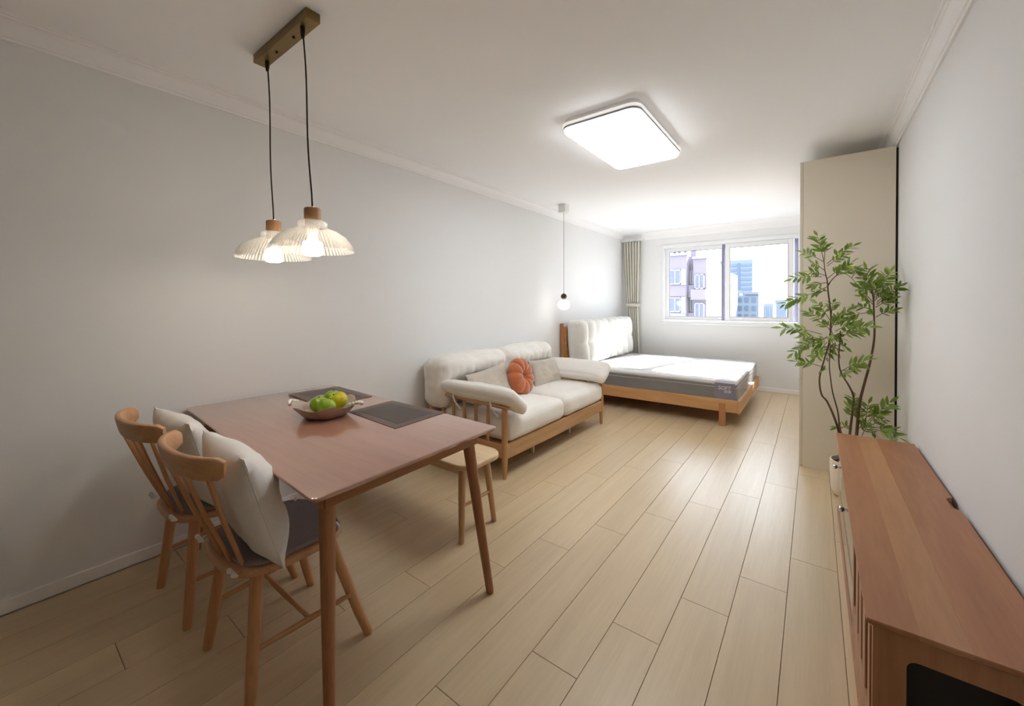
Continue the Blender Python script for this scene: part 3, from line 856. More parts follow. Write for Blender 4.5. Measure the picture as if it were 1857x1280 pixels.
def chair_pillow(x, y, yaw, label, seed):
    t = thing('throw_pillow', label, 'pillow', (x, y, .463), 'white pillows on the dining chairs')
    rot = Matrix.Rotation(yaw, 3, 'Z') @ Matrix.Rotation(radians(106), 3, 'X')
    pillow(bm := BM(), (x, y, .648), .47, .41, .195, rot, n=28, wr=.010, seed=seed, pinch=.06, fn=lambda p, u, v: Vector((p.x, p.y, p.z * (.60 if p.z > 0 else 1))))
    finish('pillow_body', bm, PILLOW_WHITE, t, angle=75)
    c = Vector((x, y, .648))
    pts = [c + rot @ Vector((.229, v * .205, .0)) for v in (-1, -.6, -.2, .2, .6, 1)]
    for k, v in enumerate((-1, -.6, -.2, .2, .6, 1)): pts[k] = c + rot @ Vector((.23 * (1 - .05 * (1 - v * v)), v * .205, 0))
    rod(bm := BM(), pts, .0028, n=8)
    finish('piping', bm, PILLOW_WHITE, t)
    a = c + rot @ Vector((-.235, .10, .01))
    return t, c, rot
t, c, rot = chair_pillow(-1.618, .547, radians(-3), 'white square pillow with a small dark tag on the chair beside the front table leg', 2.3)
g = c + rot @ Vector((.10, .14, -.088))
box(bm := BM(), -.011, .011, -.012, .012, -.0015, .0015, .0005)
bmesh.ops.transform(bm, matrix=Matrix.Translation(c + rot @ Vector((-.08, .10, -.085))) @ (rot.to_4x4()) @ Matrix.Rotation(radians(60), 4, 'X'), verts=bm.verts)
finish('care_tag', bm, DARK_INK, t, label='small dark cloth tag')
chair_pillow(-2.222, .543, radians(2), 'white square pillow on the chair nearest the left wall', 7.9)

# ------------------------------------------------------------------ bench on the far side of the table
t = thing('dining_bench', 'pale wooden bench tucked under the far side of the table', 'bench', (-2.05, 1.72, 0))
prism(bm := BM(), round_poly([(-2.66, 1.555), (-1.475, 1.555), (-1.475, 1.885), (-2.66, 1.885)], .10, seg=10), .405, .437, .010, seg=3)
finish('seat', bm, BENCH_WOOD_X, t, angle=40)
for y in (1.615, 1.825):
    box(bm := BM(), -2.52, -1.575, y - .01, y + .01, .36, .405, .003)
    finish('apron', bm, BENCH_WOOD_X, t)
for fx, tx in ((-1.545, -1.575), (-2.545, -2.515)):
    for fy, ty in ((1.58, 1.62), (1.862, 1.82)):
        rod(bm := BM(), [(tx, ty, .4055), (tx + (fx - tx) * .2, ty + (fy - ty) * .2, .33), (fx, fy, .006), (fx, fy, 0)], [.021, .021, .0155, .0145], n=16)
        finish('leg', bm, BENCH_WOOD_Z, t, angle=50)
    rod(bm := BM(), [(fx * .6 + tx * .4, 1.596, .19), (fx * .6 + tx * .4, 1.72, .19), (fx * .6 + tx * .4, 1.846, .19)], [.008, .0095, .008], n=10)
    finish('stretcher', bm, BENCH_WOOD_Z, t, angle=60)

# ------------------------------------------------------------------ double pendant lamp over the table
t = thing('pendant_lamp', 'double pendant lamp with ribbed glass shades on a brass ceiling bar', 'lamp', (-1.94, .85, ZC))
box(bm := BM(), -2.205, -1.675, .822, .882, ZC - .040, ZC, .002)
finish('ceiling_bar', bm, BRASS, t, smooth=False)
for x in (-2.02, -1.85):
    rod(bm := BM(), [(x, .852, ZC - .0395), (x, .852, ZC - .046), (x, .852, ZC - .047)], [.006, .006, .003], n=10)
    finish('screw', bm, DARK_BRASS, t)
def hang(cx0, cy0, sx, sy, zt):
    """cord from the bar, wooden cap, two-step ribbed glass shade and bulb; zt = height of the shade rim"""
    rod(bm := BM(), [(cx0, cy0, ZC - .0395), (cx0, cy0, ZC - .058), (cx0, cy0, ZC - .085)], [.010, .010, .006], n=14)
    finish('cord_grip', bm, DARK_BRASS, t)
    top = zt + .178
    pts = []
    for i in range(13):
        f = i / 12
        pts.append((cx0 + (sx - cx0) * f + .006 * sin(f * 7), cy0 + (sy - cy0) * f + .003 * sin(f * 5 + 1) * (1 - f), (ZC - .08) * (1 - f) + top * f))
    pts[-1] = (sx, sy, top)
    rod(bm := BM(), pts, .0034, n=8)
    finish('cord', bm, CORD, t)
    rod(bm := BM(), [(sx, sy, top - .004), (sx, sy, top + .006)], [.007, .006], n=12)
    finish('collar', bm, CHROME, t)
    lathe(bm := BM(), [(.004, top - .003), (.030, top - .003), (.033, top - .007), (.0325, top - .050), (.031, top - .053), (.004, top - .053)], sx, sy, n=28)
    finish('wood_cap', bm, CHAIR_WOOD_Z, t, angle=50)
    z = zt
    out = [(.032, z + .124), (.050, z + .122), (.060, z + .114), (.061, z + .103), (.056, z + .095), (.068, z + .089), (.100, z + .076), (.130, z + .054), (.151, z + .026), (.164, z + .002), (.166, z - .004)]
    inn = [(r - .0035, zz - .001) for r, zz in reversed(out)]
    ribs = lambda a, r, zz: 1 + (.020 * cos(64 * a) if z + .004 < zz < z + .085 else 0)
    lathe(bm := BM(), out + inn, sx, sy, n=320, mod=ribs, closed=True)
    finish('glass_shade', bm, ribbed('ribbed_lamp_glass', sx, sy), t, angle=80)
    lathe(bm := BM(), [(.004, z + .123), (.030, z + .123), (.028, z + .098), (.022, z + .080), (.018, z + .060), (.018, z + .043), (.004, z + .042)], sx, sy, n=24)
    finish('lamp_holder', bm, WHITE_PLASTIC, t, angle=50)
    lathe(bm := BM(), [(.008, z + .042), (.020, z + .040), (.034, z + .034), (.039, z + .026), (.040, z + .014), (.040, z - .008), (.037, z - .018), (.026, z - .024), (.006, z - .026)], sx, sy, n=32)
    finish('bulb', bm, BULB, t, angle=60, label='lit warm white bulb')
hang(-1.757, .847, -1.690, .848, 1.548)
hang(-2.142, .860, -2.095, .862, 1.548)

# ------------------------------------------------------------------ ceiling light
t = thing('ceiling_light', 'large rounded rectangular ceiling light in the middle of the room', 'lamp', (-1.10, 2.845, ZC))
LX0, LX1, LY0, LY1 = -1.375, -.828, 2.345, 3.345
def rr(d, r): return round_poly([(LX0 + d, LY0 + d), (LX1 - d, LY0 + d), (LX1 - d, LY1 - d), (LX0 + d, LY1 - d)], r, seg=8)
prism(bm := BM(), rr(.014, .065), ZC - .028, ZC, .002, seg=1)
finish('back_plate', bm, WHITE_PLASTIC, t, angle=40)
prism(bm := BM(), rr(.0, .075), ZC - .046, ZC - .028, .006, seg=3)
finish('upper_rim', bm, LED_RIM, t, angle=40)
prism(bm := BM(), rr(.007, .07), ZC - .060, ZC - .046, .001, seg=1)
finish('grey_strip', bm, LED_GREY, t, angle=40)
prism(bm := BM(), rr(.016, .070), ZC - .084, ZC - .060, .014, seg=4)
finish('diffuser', bm, LED, t, angle=40, label='glowing white diffuser')

# ------------------------------------------------------------------ small pendant by the bed
PX, PY = -2.5, 4.395
t = thing('small_pendant', 'small white globe pendant with a dark ball hanging beside the headboard', 'lamp', (PX, PY, ZC))
box(bm := BM(), PX - .05, PX + .05, PY - .05, PY + .05, ZC - .10, ZC, .004)
finish('ceiling_cup', bm, WHITE_PLASTIC, t, smooth=False)
rod(bm := BM(), [(PX, PY, ZC - .0995), (PX + .002, PY, 1.9), (PX, PY, 1.44)], .0022, n=6)
finish('cord', bm, CORD, t)
lathe(bm := BM(), [(.004, 1.445)] + [(.038 * sin(pi * k / 12), 1.402 + .038 * cos(pi * k / 12)) for k in range(1, 12)] + [(.003, 1.364)], PX, PY, n=24)
finish('wood_ball', bm, DARK_WOODBALL, t, angle=80)
lathe(bm := BM(), [(.006, 1.362)] + [(.076 * spow(sin(pi * k / 14), .8), 1.300 + .062 * cos(pi * k / 14)) for k in range(1, 14)] + [(.006, 1.238)], PX, PY, n=32)
finish('glass_globe', bm, GLOBE, t, angle=80, label='lit white glass globe')
# plant stems (radius, points) and sprays (from, to, leaf pairs), metres
STEMS=[
 (0.009,[(0.142, 3.54, 0.365), (0.139, 3.56, 0.424), (0.114, 3.54, 0.524), (0.075, 3.56, 0.625), (0.044, 3.54, 0.674), (0.032, 3.56, 0.767), (0.044, 3.54, 0.856), (0.065, 3.56, 0.945), (0.082, 3.54, 1.036), (0.094, 3.56, 1.158)]),
 (0.006,[(0.144, 3.54, 0.46), (0.133, 3.56, 0.568), (0.105, 3.54, 0.694), (0.093, 3.56, 0.793), (0.086, 3.54, 0.872), (0.089, 3.56, 0.966), (0.094, 3.54, 1.121)]),
 (0.009,[(0.197, 3.54, 0.376), (0.2, 3.56, 0.447), (0.21, 3.54, 0.585), (0.216, 3.56, 0.675), (0.192, 3.54, 0.75), (0.149, 3.56, 0.837), (0.136, 3.54, 0.933), (0.142, 3.56, 1.038), (0.144, 3.54, 1.123)]),
 (0.011,[(0.228, 3.54, 0.383), (0.235, 3.56, 0.453), (0.244, 3.54, 0.627), (0.264, 3.56, 0.737), (0.295, 3.54, 0.909), (0.315, 3.56, 1.037), (0.318, 3.54, 1.129), (0.317, 3.56, 1.22), (0.312, 3.54, 1.329), (0.308, 3.56, 1.402)]),
 (0.006,[(0.091, 3.54, 1.121), (0.094, 3.56, 1.216), (0.087, 3.54, 1.3), (0.078, 3.56, 1.388), (0.072, 3.54, 1.465), (0.059, 3.56, 1.543), (0.053, 3.54, 1.619)]),
 (0.003,[(0.078, 3.54, 1.434), (0.096, 3.56, 1.472), (0.131, 3.54, 1.508), (0.167, 3.56, 1.515), (0.203, 3.54, 1.478), (0.236, 3.56, 1.43)]),
]
SPRAYS=[
 (0.056,3.545,1.588,0.013,3.625,1.811,6),(0.056,3.552,1.619,0.064,3.683,1.75,4),(0.071,3.55,1.588,0.23,3.677,1.718,6),
 (0.071,3.521,1.57,0.174,3.545,1.641,5),(0.053,3.558,1.601,-0.08,3.598,1.689,5),(0.056,3.556,1.543,-0.027,3.443,1.597,4),
 (0.062,3.539,1.503,-0.036,3.482,1.535,4),(0.041,3.542,1.497,-0.145,3.442,1.48,4),(0.071,3.529,1.456,-0.02,3.491,1.427,4),
 (0.072,3.557,1.427,-0.014,3.632,1.372,4),(0.077,3.526,1.399,0.005,3.641,1.379,3),(0.071,3.526,1.483,0.191,3.589,1.576,5),
 (0.077,3.525,1.445,0.203,3.411,1.583,5),(0.146,3.555,1.512,0.262,3.471,1.541,5),(0.202,3.529,1.485,0.241,3.695,1.527,2),
 (0.042,3.555,1.397,-0.194,3.584,1.292,7),(0.094,3.542,1.216,0.107,3.607,1.327,4),(0.087,3.528,1.197,0.012,3.683,1.319,4),
 (0.088,3.548,1.158,-0.053,3.69,1.254,5),(0.043,3.556,1.095,-0.209,3.494,1.136,6),(0.043,3.527,1.062,-0.081,3.452,1.08,4),
 (0.043,3.523,1.062,-0.072,3.497,1.015,4),(0.043,3.544,1.072,-0.137,3.542,0.935,6),(0.088,3.534,1.121,0.136,3.5,1.229,4),
 (0.103,3.553,1.178,0.185,3.549,1.255,4),(0.117,3.533,1.16,0.15,3.55,1.213,3),(0.118,3.548,1.121,0.217,3.427,1.175,5),
 (0.133,3.559,1.102,0.297,3.417,1.164,6),(0.133,3.55,1.084,0.261,3.655,1.105,4),(0.073,3.521,1.083,-0.006,3.638,0.975,4),
 (0.088,3.535,1.064,0.14,3.578,0.96,4),(0.073,3.52,1.045,-0.003,3.424,0.916,4),(0.088,3.527,1.045,0.077,3.687,0.904,5),
 (0.132,3.528,1.029,0.19,3.629,1.0,3),(0.059,3.557,0.956,-0.009,3.683,0.922,3),(0.05,3.534,0.869,-0.12,3.519,0.895,5),
 (0.146,3.551,0.842,0.281,3.441,0.949,6),(0.163,3.55,0.851,0.244,3.641,0.847,3),(0.14,3.554,0.825,0.185,3.421,0.838,2),
 (0.035,3.558,0.814,0.06,3.436,0.864,2),(0.088,3.534,1.129,0.037,3.587,1.175,4),(0.097,3.557,1.12,0.117,3.509,1.041,4),
 (0.088,3.557,1.097,0.163,3.568,1.065,4),(0.079,3.532,1.075,0.012,3.502,1.043,4),(0.311,3.527,1.329,0.264,3.433,1.545,7),
 (0.31,3.526,1.365,0.25,3.61,1.499,6),(0.316,3.56,1.376,0.351,3.457,1.469,5),(0.321,3.522,1.347,0.419,3.696,1.533,7),
 (0.328,3.541,1.318,0.449,3.528,1.426,7),(0.327,3.529,1.304,0.425,3.582,1.375,5),(0.324,3.553,1.285,0.413,3.542,1.342,4),
 (0.306,3.537,1.322,0.219,3.426,1.419,6),(0.311,3.557,1.303,0.237,3.419,1.361,5),(0.309,3.54,1.267,0.196,3.653,1.292,6),
 (0.3,3.525,1.253,0.135,3.622,1.195,5),(0.325,3.558,1.22,0.419,3.593,1.271,5),(0.319,3.552,1.209,0.28,3.441,1.283,4),
 (0.312,3.537,1.318,0.322,3.453,1.434,5),(0.318,3.554,1.329,0.371,3.495,1.388,5),(0.309,3.538,1.347,0.303,3.7,1.455,5),
 (0.2,3.554,0.456,0.23,3.693,0.667,7),(0.233,3.538,0.477,0.25,3.552,0.614,5),(0.273,3.549,0.482,0.294,3.549,0.662,4),
 (0.277,3.532,0.487,0.404,3.527,0.686,6),(0.29,3.526,0.538,0.362,3.519,0.613,4),(0.293,3.56,0.487,0.393,3.688,0.521,4),
 (0.3,3.545,0.488,0.439,3.555,0.489,6),(0.299,3.534,0.483,0.44,3.436,0.469,6),(0.283,3.531,0.477,0.347,3.637,0.414,3),
 (0.24,3.555,0.463,0.289,3.515,0.533,4),(0.151,3.551,0.455,0.118,3.635,0.436,2),(0.153,3.548,0.456,0.197,3.603,0.466,3),
 (0.259,3.55,0.423,0.289,3.515,0.511,3),
]
# ------------------------------------------------------------------ sofa
t = thing('sofa', 'cream two seat sofa with slatted wooden arms along the left wall', 'sofa', (-2.25, 3.22, 0))
SF, SBK = -1.853, -2.66
SY0, SY1 = 2.362, 4.072
for y, s in ((SY0, -1), (SY1, 1)):
    rod(bm := BM(), [(SF, y, .538), (SF, y, .47), (SF, y, .20), (SF, y, .13), (SF, y + .004 * s, .006), (SF, y + .004 * s, 0)], [.021, .0235, .0235, .0225, .0145, .0135], n=18)
    finish('front_leg', bm, SOFA_WOOD_Z, t, angle=50)
    rod(bm := BM(), [(SBK, y, .555), (SBK, y, .2), (SBK - .01, y, 0)], [.023, .0235, .015], n=18)
    finish('rear_leg', bm, SOFA_WOOD_Z, t, angle=50)
    pts = [(SBK - .03, y, .560), (SBK + .1, y, .560), (-2.3, y, .555), (-1.98, y, .546), (SF - .02, y, .541), (SF + .03, y, .540), (SF + .045, y, .540)]
    sweep(bm := BM(), pts, [.045, .052, .054, .056, .066, .050, .018], [.030, .032, .032, .030, .026, .022, .014], n=18, pw=3.2)
    finish('arm_rail', bm, SOFA_WOOD_X, t, angle=50)
    box(bm := BM(), SBK, SF, y - .011, y + .011, .150, .255, .004)
    finish('side_rail', bm, SOFA_WOOD_X, t)
    for k in range(5):
        x = -2.52 + .125 * k
        sweep(bm := BM(), [(x, y, .250), (x, y, .40), (x + .002, y, .548)], [.016] * 3, [.026, .028, .024], (1, 0, 0), n=12, pw=4)
        finish('arm_slat', bm, SOFA_WOOD_Z, t, angle=50)
bm = BM()
N = 20
lo = []
for i in range(N + 1):
    u = i / N; y = SY0 + .02 + (SY1 - SY0 - .04) * u
    low = .146 - .010 * sin(pi * u)
    lo.append([Vector((SF - .012, y, low)), Vector((SF + .010, y, low)), Vector((SF + .012, y, low + .004)), Vector((SF + .012, y, .252)), Vector((SF + .008, y, .256)), Vector((SF - .012, y, .256))])
rings(bm, lo)
finish('front_rail', bm, SOFA_WOOD_Y, t, angle=30)
for z0, z1 in ((.15, .25), (.50, .56)):
    box(bm := BM(), SBK - .012, SBK + .012, SY0, SY1, z0, z1, .004)
    finish('back_rail', bm, SOFA_WOOD_Y, t)
box(bm := BM(), SBK + .012, SF - .012, SY0 + .012, SY1 - .012, .215, .238)
finish('seat_deck', bm, SOFA_WOOD_Y, t)
for y in (2.932, 3.59):
    box(bm := BM(), -1.998, -1.974, y - .012, y + .012, .0, .215, .002)
    finish('support_foot', bm, STEEL, t, label='grey metal support foot')
for i, (y0, y1) in enumerate(((2.385, 3.238), (3.238, 4.058))):
    def f(p, u):
        p.z += .012 * (1 - u.y ** 2) * max(0, u.z)
        if u.x > 0: p.x += .006 * noise.noise(Vector((p.y * 5, p.z * 9, i)))
        return p
    puff(bm := BM(), (-2.19, (y0 + y1) / 2, .352), (.735, y1 - y0, .185), r=.060, bulge=(.016, .0, .022), n=18, wr=.004, wscale=5, seed=i * 4.0 + 1, fn=f)
    finish('seat_cushion', bm, CREAM, t, angle=80)
for i, (y0, y1) in enumerate(((2.300, 3.198), (3.192, 4.080))):
    def f(p, u):
        # front face: swollen head roll over a tucked lower half, gathered along the seam
        if u.x > .2:
            zz = p.z + .0
            side = 1 - .0 * abs(u.y)
            fall = 1.0 if u.y > -.55 or i == 1 else max(0, (u.y + 1) / .45)
            crease = math.exp(-((zz - .005) / .030) ** 2)
            gather = .010 * sin(u.y * 34 + 3 * noise.noise(Vector((u.y * 3, 0, i)))) * math.exp(-((zz - .05) / .07) ** 2)
            p.x += (-.070 * crease + 1.35 * gather + .030 * math.exp(-((zz - .13) / .09) ** 2)) * side * fall * (1 - abs(u.y) ** 6)
        if u.z > .5:
            p.z += .010 * noise.noise(Vector((p.y * 6, p.x * 4, i * 3.0)))
        return p
    puff(bm := BM(), (-2.595, (y0 + y1) / 2, .645), (.265, y1 - y0, .43), r=.085, bulge=(.03, .012, .018), n=36, wr=.011, wscale=6.5, seed=3 + i * 7.0, fn=f)
    finish('back_cushion', bm, CREAM, t, angle=80)
for i, (yc, s) in enumerate(((2.400, 1), (4.034, -1))):
    rot = Matrix.Rotation(radians(-31 * s), 3, 'X')
    def f(p, u):
        # ends: pinched tail seam behind, drooping flap in front
        e = abs(u.x)
        k = 1 - .45 * max(0, (-u.x - .55) / .45) ** 2
        p.z *= k
        if u.x > .6: p.y += .018 * s * (u.x - .6); p.z -= .030 * ((u.x - .6) / .4) * (.5 + .5 * s * u.y)
        return p
    puff(bm := BM(), (-2.135, yc + .030 * s, .588), (.76, .265, .112), r=.050, bulge=(.012, .012, .020), n=18, wr=.005, wscale=8, seed=9 + i, fn=f, rot=rot)
    ap = finish('arm_pad', bm, CREAM, t, angle=80)
    for x in (-2.36, -1.965):
        y = yc - .075 * s
        pts = [(x, SY0 - .001 - .030 if s > 0 else SY1 + .031, .600), (x, (SY0 - .036) if s > 0 else SY1 + .036, .560), (x + .012, (SY0 - .034) if s > 0 else SY1 + .034, .525), (x + .035, (SY0 - .024) if s > 0 else SY1 + .024, .49), (x + .065, (SY0 - .018) if s > 0 else SY1 + .018, .465)]
        sweep(bm := BM(), pts,   .005, .018, (1, 0, 0), n=10, pw=3)
        finish('tie_ribbon', bm, CREAM, ap, angle=60)

def throw(name, c, w, h, t_, rot, mat, label, seed, wr=.006):
    o = thing(name, label, 'pillow', (c[0], c[1], c[2] - h / 2 * .95), 'throw pillows on the sofa')
    pillow(bm := BM(), c, w, h, t_, rot, n=24, wr=wr, seed=seed)
    finish('pillow_body', bm, mat, o, angle=75)
    return o
# local x -> world y, local y -> up, local z -> world x (towards the room)
UPR = Matrix(((0, 0, 1), (1, 0, 0), (0, 1, 0)))
def lean(tilt, roll=0, yaw=0): return Matrix.Rotation(radians(yaw), 3, 'Z') @ Matrix.Rotation(radians(-tilt), 3, 'Y') @ Matrix.Rotation(radians(roll), 3, 'X') @ UPR
throw('linen_pillow', (-2.305, 2.765, .585), .56, .33, .13, lean(24, 5), LINEN, 'beige linen lumbar pillow on the sofa beside the near arm', 1.2)
throw('linen_pillow', (-2.315, 3.675, .575), .52, .30, .13, lean(20, -2), LINEN, 'beige linen lumbar pillow on the sofa beside the bed end arm', 4.4)
t = thing('round_pillow', 'rust orange round pleated pillow in the middle of the sofa', 'pillow', (-2.24, 3.10, .45), 'throw pillows on the sofa')
rot = lean(16, 0, 6)
c = Vector((-2.235, 3.098, .622))
bm = BM()
NS, NR = 120, 16
R0, T0, SEG = .182, .062, 9
for side in (1, -1):
    pass
lo = []
prof = []
for k in range(1, 31):
    a = pi * k / 31
    prof.append(a)
for a in prof:
    loop = []
    for q in range(NS):
        th = 2 * pi * q / NS
        seam = 1 - abs(sin(th * SEG / 2)) ** .45
        rad = R0 * (.36 + .64 * sin(a)) * 1.0 if True else 0
        # torus-like roll: ring of radius .1 with a tube, dented at the middle
        ring = .098; tube = .084
        ca = -2 * a + pi            # runs once round the tube from the middle dimple back to it
        rr_ = ring - tube * cos(2 * pi * (a / pi))
        zz = .075 * sin(2 * pi * (a / pi))
        rr_ *= 1 - .07 * seam * (.4 + rr_ / .18)
        zz *= 1 - .26 * seam
        rr_ += .002 * noise.noise(Vector((th * 6, a * 4, 0)))
        loop.append(c + rot @ Vector((max(.003, rr_) * cos(th), max(.003, rr_) * sin(th), zz)))
    lo.append(loop)
rings(bm, lo)
finish('pleated_body', bm, RUST, t, angle=80)
bm = BM(); bmesh.ops.create_uvsphere(bm, u_segments=16, v_segments=10, radius=.017, matrix=Matrix.Translation(c + rot @ Vector((0, 0, .012))) @ rot.to_4x4() @ Matrix.Scale(.6, 4, (0, 0, 1)))
finish('centre_button', bm, RUST, t)

# ------------------------------------------------------------------ bed
BY0, BY1, BXF, BXH = 4.780, 6.600, -.618, -2.70
t = thing('bed', 'wooden bed frame with white tufted headboard against the left wall', 'bed', (-1.65, 5.69, 0))
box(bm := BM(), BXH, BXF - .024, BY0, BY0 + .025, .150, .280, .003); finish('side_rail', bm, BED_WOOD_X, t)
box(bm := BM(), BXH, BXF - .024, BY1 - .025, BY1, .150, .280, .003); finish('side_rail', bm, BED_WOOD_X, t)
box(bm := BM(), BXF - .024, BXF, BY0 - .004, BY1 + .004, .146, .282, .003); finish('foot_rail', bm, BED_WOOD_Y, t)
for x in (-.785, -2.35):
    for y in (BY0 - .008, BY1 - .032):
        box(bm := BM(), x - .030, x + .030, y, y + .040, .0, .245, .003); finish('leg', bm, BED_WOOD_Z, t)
box(bm := BM(), BXH, BXF - .024, BY0 + .025, BY1 - .025, .225, .247); finish('bed_base', bm, BED_WOOD_X, t)
for y in (BY0 - .055, BY1 + .025):
    sweep(bm := BM(), [(-2.712, y + .015, .0), (-2.708, y + .015, .3), (-2.714, y + .015, .62), (-2.722, y + .015, .86), (-2.726, y + .015, 1.045)], .030, [.052, .052, .052, .046, .042], (1, 0, 0), n=16, pw=6)
    finish('headboard_post', bm, BED_WOOD_Z, t, angle=40)
lo = []
for z, x in ((.25, -2.672), (.5, -2.676), (.66, -2.688), (.82, -2.700), (1.0, -2.706)):
    lo.append([Vector((x - .012, BY0 - .02, z)), Vector((x + .008, BY0 - .02, z)), Vector((x + .008, BY1 + .02, z)), Vector((x - .012, BY1 + .02, z))])
rings(bm := BM(), lo); finish('headboard_panel', bm, BED_WOOD_Y, t, angle=40)
for i, (y0, y1) in enumerate(((4.768, 5.698), (5.706, 6.636))):
    NCH = 4
    def f(p, u):
        ch_ = abs(sin(pi * NCH * (u.y * .5 + .5)))
        row = abs(sin(pi * (u.z * .5 + .5) * 2)) ** .5 if abs(u.z) < .98 else 0
        edge = (1 - abs(u.z) ** 10)
        if u.x > .05:
            p.x += u.x * (.115 * (ch_ ** .45) * (.70 + .30 * row) - .082) * edge
        if u.z > .9: p.z += .042 * (ch_ ** .6) - .028
        return p
    puff(bm := BM(), (-2.555, (y0 + y1) / 2, .785), (.225, y1 - y0, .59), r=.050, bulge=(.0, .006, .0), n=40, wr=.003, wscale=8, seed=20 + i, fn=f)
    for v in bm.verts: v.co.x += .050 * (.80 - v.co.z)
    finish('headboard_cushion', bm, WHITE_TUFT, t, angle=80)

t = thing('mattress', 'white topped mattress with grey sides still in plastic wrap on the bed', 'mattress', (-1.62, 5.69, .248))
MX0, MX1, MY0, MY1 = -2.44, -.655, 4.812, 6.585
puff(bm := BM(), ((MX0 + MX1) / 2, (MY0 + MY1) / 2, .350), (MX1 - MX0, MY1 - MY0, .203), r=.030, bulge=(0, 0, .0), n=20, wr=.002, wscale=4, seed=31)
finish('side_border', bm, BAND_GREY, t, angle=70)
puff(bm := BM(), ((MX0 + MX1) / 2, (MY0 + MY1) / 2, .452), (MX1 - MX0 + .006, MY1 - MY0 + .006, .050), r=.024, bulge=(0, 0, .012), n=24, wr=.003, wscale=4, seed=33)
finish('top_panel', bm, MAT_WHITE, t, angle=70)
for z in (.427, .405):
    pts = round_poly([(MX0 - .002, MY0 - .002), (MX1 + .002, MY0 - .002), (MX1 + .002, MY1 + .002), (MX0 - .002, MY1 + .002)], .03, seg=5)
    lo = [[Vector((p[0], p[1], z)) + d for d in (Vector((0, 0, .004)), Vector((0, 0, -.004)))] for p in pts]
    bm = BM(); rod(bm, [Vector((p[0], p[1], z)) for p in pts] + [Vector((*pts[0], z))], .005, n=6, cap=False)
    finish('piping', bm, BAND_GREY if z > .42 else LED_GREY, t, angle=80)
def f(p, u):
    n_ = noise.noise(Vector((p.x * 9, p.y * 9, p.z * 14))) + .6 * noise.noise(Vector((p.x * 23, p.y * 23, p.z * 30)))
    m_ = max(abs(u.x), abs(u.y))
    if m_ > .985: 
        q = Vector((p.x, p.y, 0)); 
        if abs(u.x) >= abs(u.y): p.x += math.copysign(.006 * n_ + .004, u.x)
        else: p.y += math.copysign(.005 * n_ + .004, u.y)
    if u.z > .9: p.z += .006 * n_
    return p
puff(bm := BM(), ((MX0 + MX1) / 2, (MY0 + MY1) / 2, .372), (MX1 - MX0 + .024, MY1 - MY0 + .024, .246), r=.034, bulge=(0, 0, .010), n=60, seed=35, fn=f)
# open underneath
bmesh.ops.delete(bm, geom=[fc for fc in bm.faces if all(v.co.z < .26 for v in fc.verts)], context='FACES')
finish('plastic_wrap', bm, WRAP, t, angle=80, label='clear crinkled plastic wrap')
box(bm := BM(), -.862, -.665, MY0 - .009, MY0 - .003, .270, .452, .001)
lab = finish('corner_label', bm, LABEL_P, t, smooth=False, label='purple printed corner label')
bm = BM()
rings(bm, [[Vector((-.862, MY0 - .003, .4765)), Vector((-.665, MY0 - .003, .4765)), Vector((-.760, MY0 + .13, .4865))], [Vector((-.862, MY0 - .003, .4785)), Vector((-.665, MY0 - .003, .4785)), Vector((-.760, MY0 + .13, .4885))]])
finish('label_flap', bm, LABEL_L, lab, smooth=False, label='pale folded flap of the label')
def lettering(name, text, size, x, y, z, mat, parent, rotx=pi / 2):
    cu = bpy.data.curves.new(name, 'FONT'); cu.body = text; cu.size = size; cu.extrude = .0006
    cu.align_x = 'CENTER'; cu.align_y = 'CENTER'
    cu.materials.append(mat)
    o = bpy.data.objects.new(name, cu); COL.objects.link(o)
    o.parent = parent
    o.location = Vector((x, y, z)) - OFF.get(parent.name, Vector((0, 0, 0)))
    o.rotation_euler = (rotx, 0, 0)
    bpy.context.view_layer.update()
    me = bpy.data.meshes.new_from_object(o.evaluated_get(bpy.context.evaluated_depsgraph_get()))
    m = bpy.data.objects.new(name, me); COL.objects.link(m)
    m.parent = parent; m.location = o.location; m.rotation_euler = o.rotation_euler
    bpy.data.objects.remove(o)
    m.name = name
    return m
lettering('printed_word', 'SOFT', .052, -.765, MY0 - .0105, .400, INK, lab)
lettering('printed_word', '\u8f6f\u5e8a', .036, -.735, MY0 - .0105, .362, INK, lab)

# ------------------------------------------------------------------ TV cabinet
t = thing('tv_cabinet', 'long reddish wooden low cabinet along the right wall', 'cabinet', (.29, 2.31, 0))
CX0, CX1, CY0, CY1, CZ = .111, .464, 1.377, 3.235, .500
# top: two wide reddish boards with a lighter one between, cable notch at the wall edge
def board(xa, xb, y0a, y0b, mat, notch=False, left=False):
    bm = BM()
    if notch: out = [(xa, y0a), (xb, y0b), (xb, 2.300), (xb - .022, 2.325), (xb - .022, 2.415), (xb, 2.44), (xb, CY1), (xa, CY1)]
    else: out = [(xa, y0a), (xb, y0b), (xb, CY1), (xa, CY1)]
    n = len(out)
    lo = []
    for z, d in ((CZ - .022, .014), (CZ - .012, .001), (CZ - .003, 0), (CZ, .002)):
        ring = []
        for (x, y) in out:
            xx, yy = x, y
            if y <= y0a + .01 and y < 2: yy += d
            if y == CY1: yy -= d
            if left and x == xa: xx += d
            ring.append(Vector((xx, yy, z)))
        lo.append(ring)
    rings(bm, lo)
    return finish('top_board', bm, mat, t, smooth=False)
board(CX0, .212, CY0, CY0, CHERRY_A, left=True)
board(.2122, .300, CY0, CY0, CHERRY_B)
board(.3002, CX1, CY0, CY0, CHERRY_A, notch=True)
FX = .126                                          # front plane of the carcass
ZT = CZ - .0222
E0 = CY0 + .020                                    # near end plane
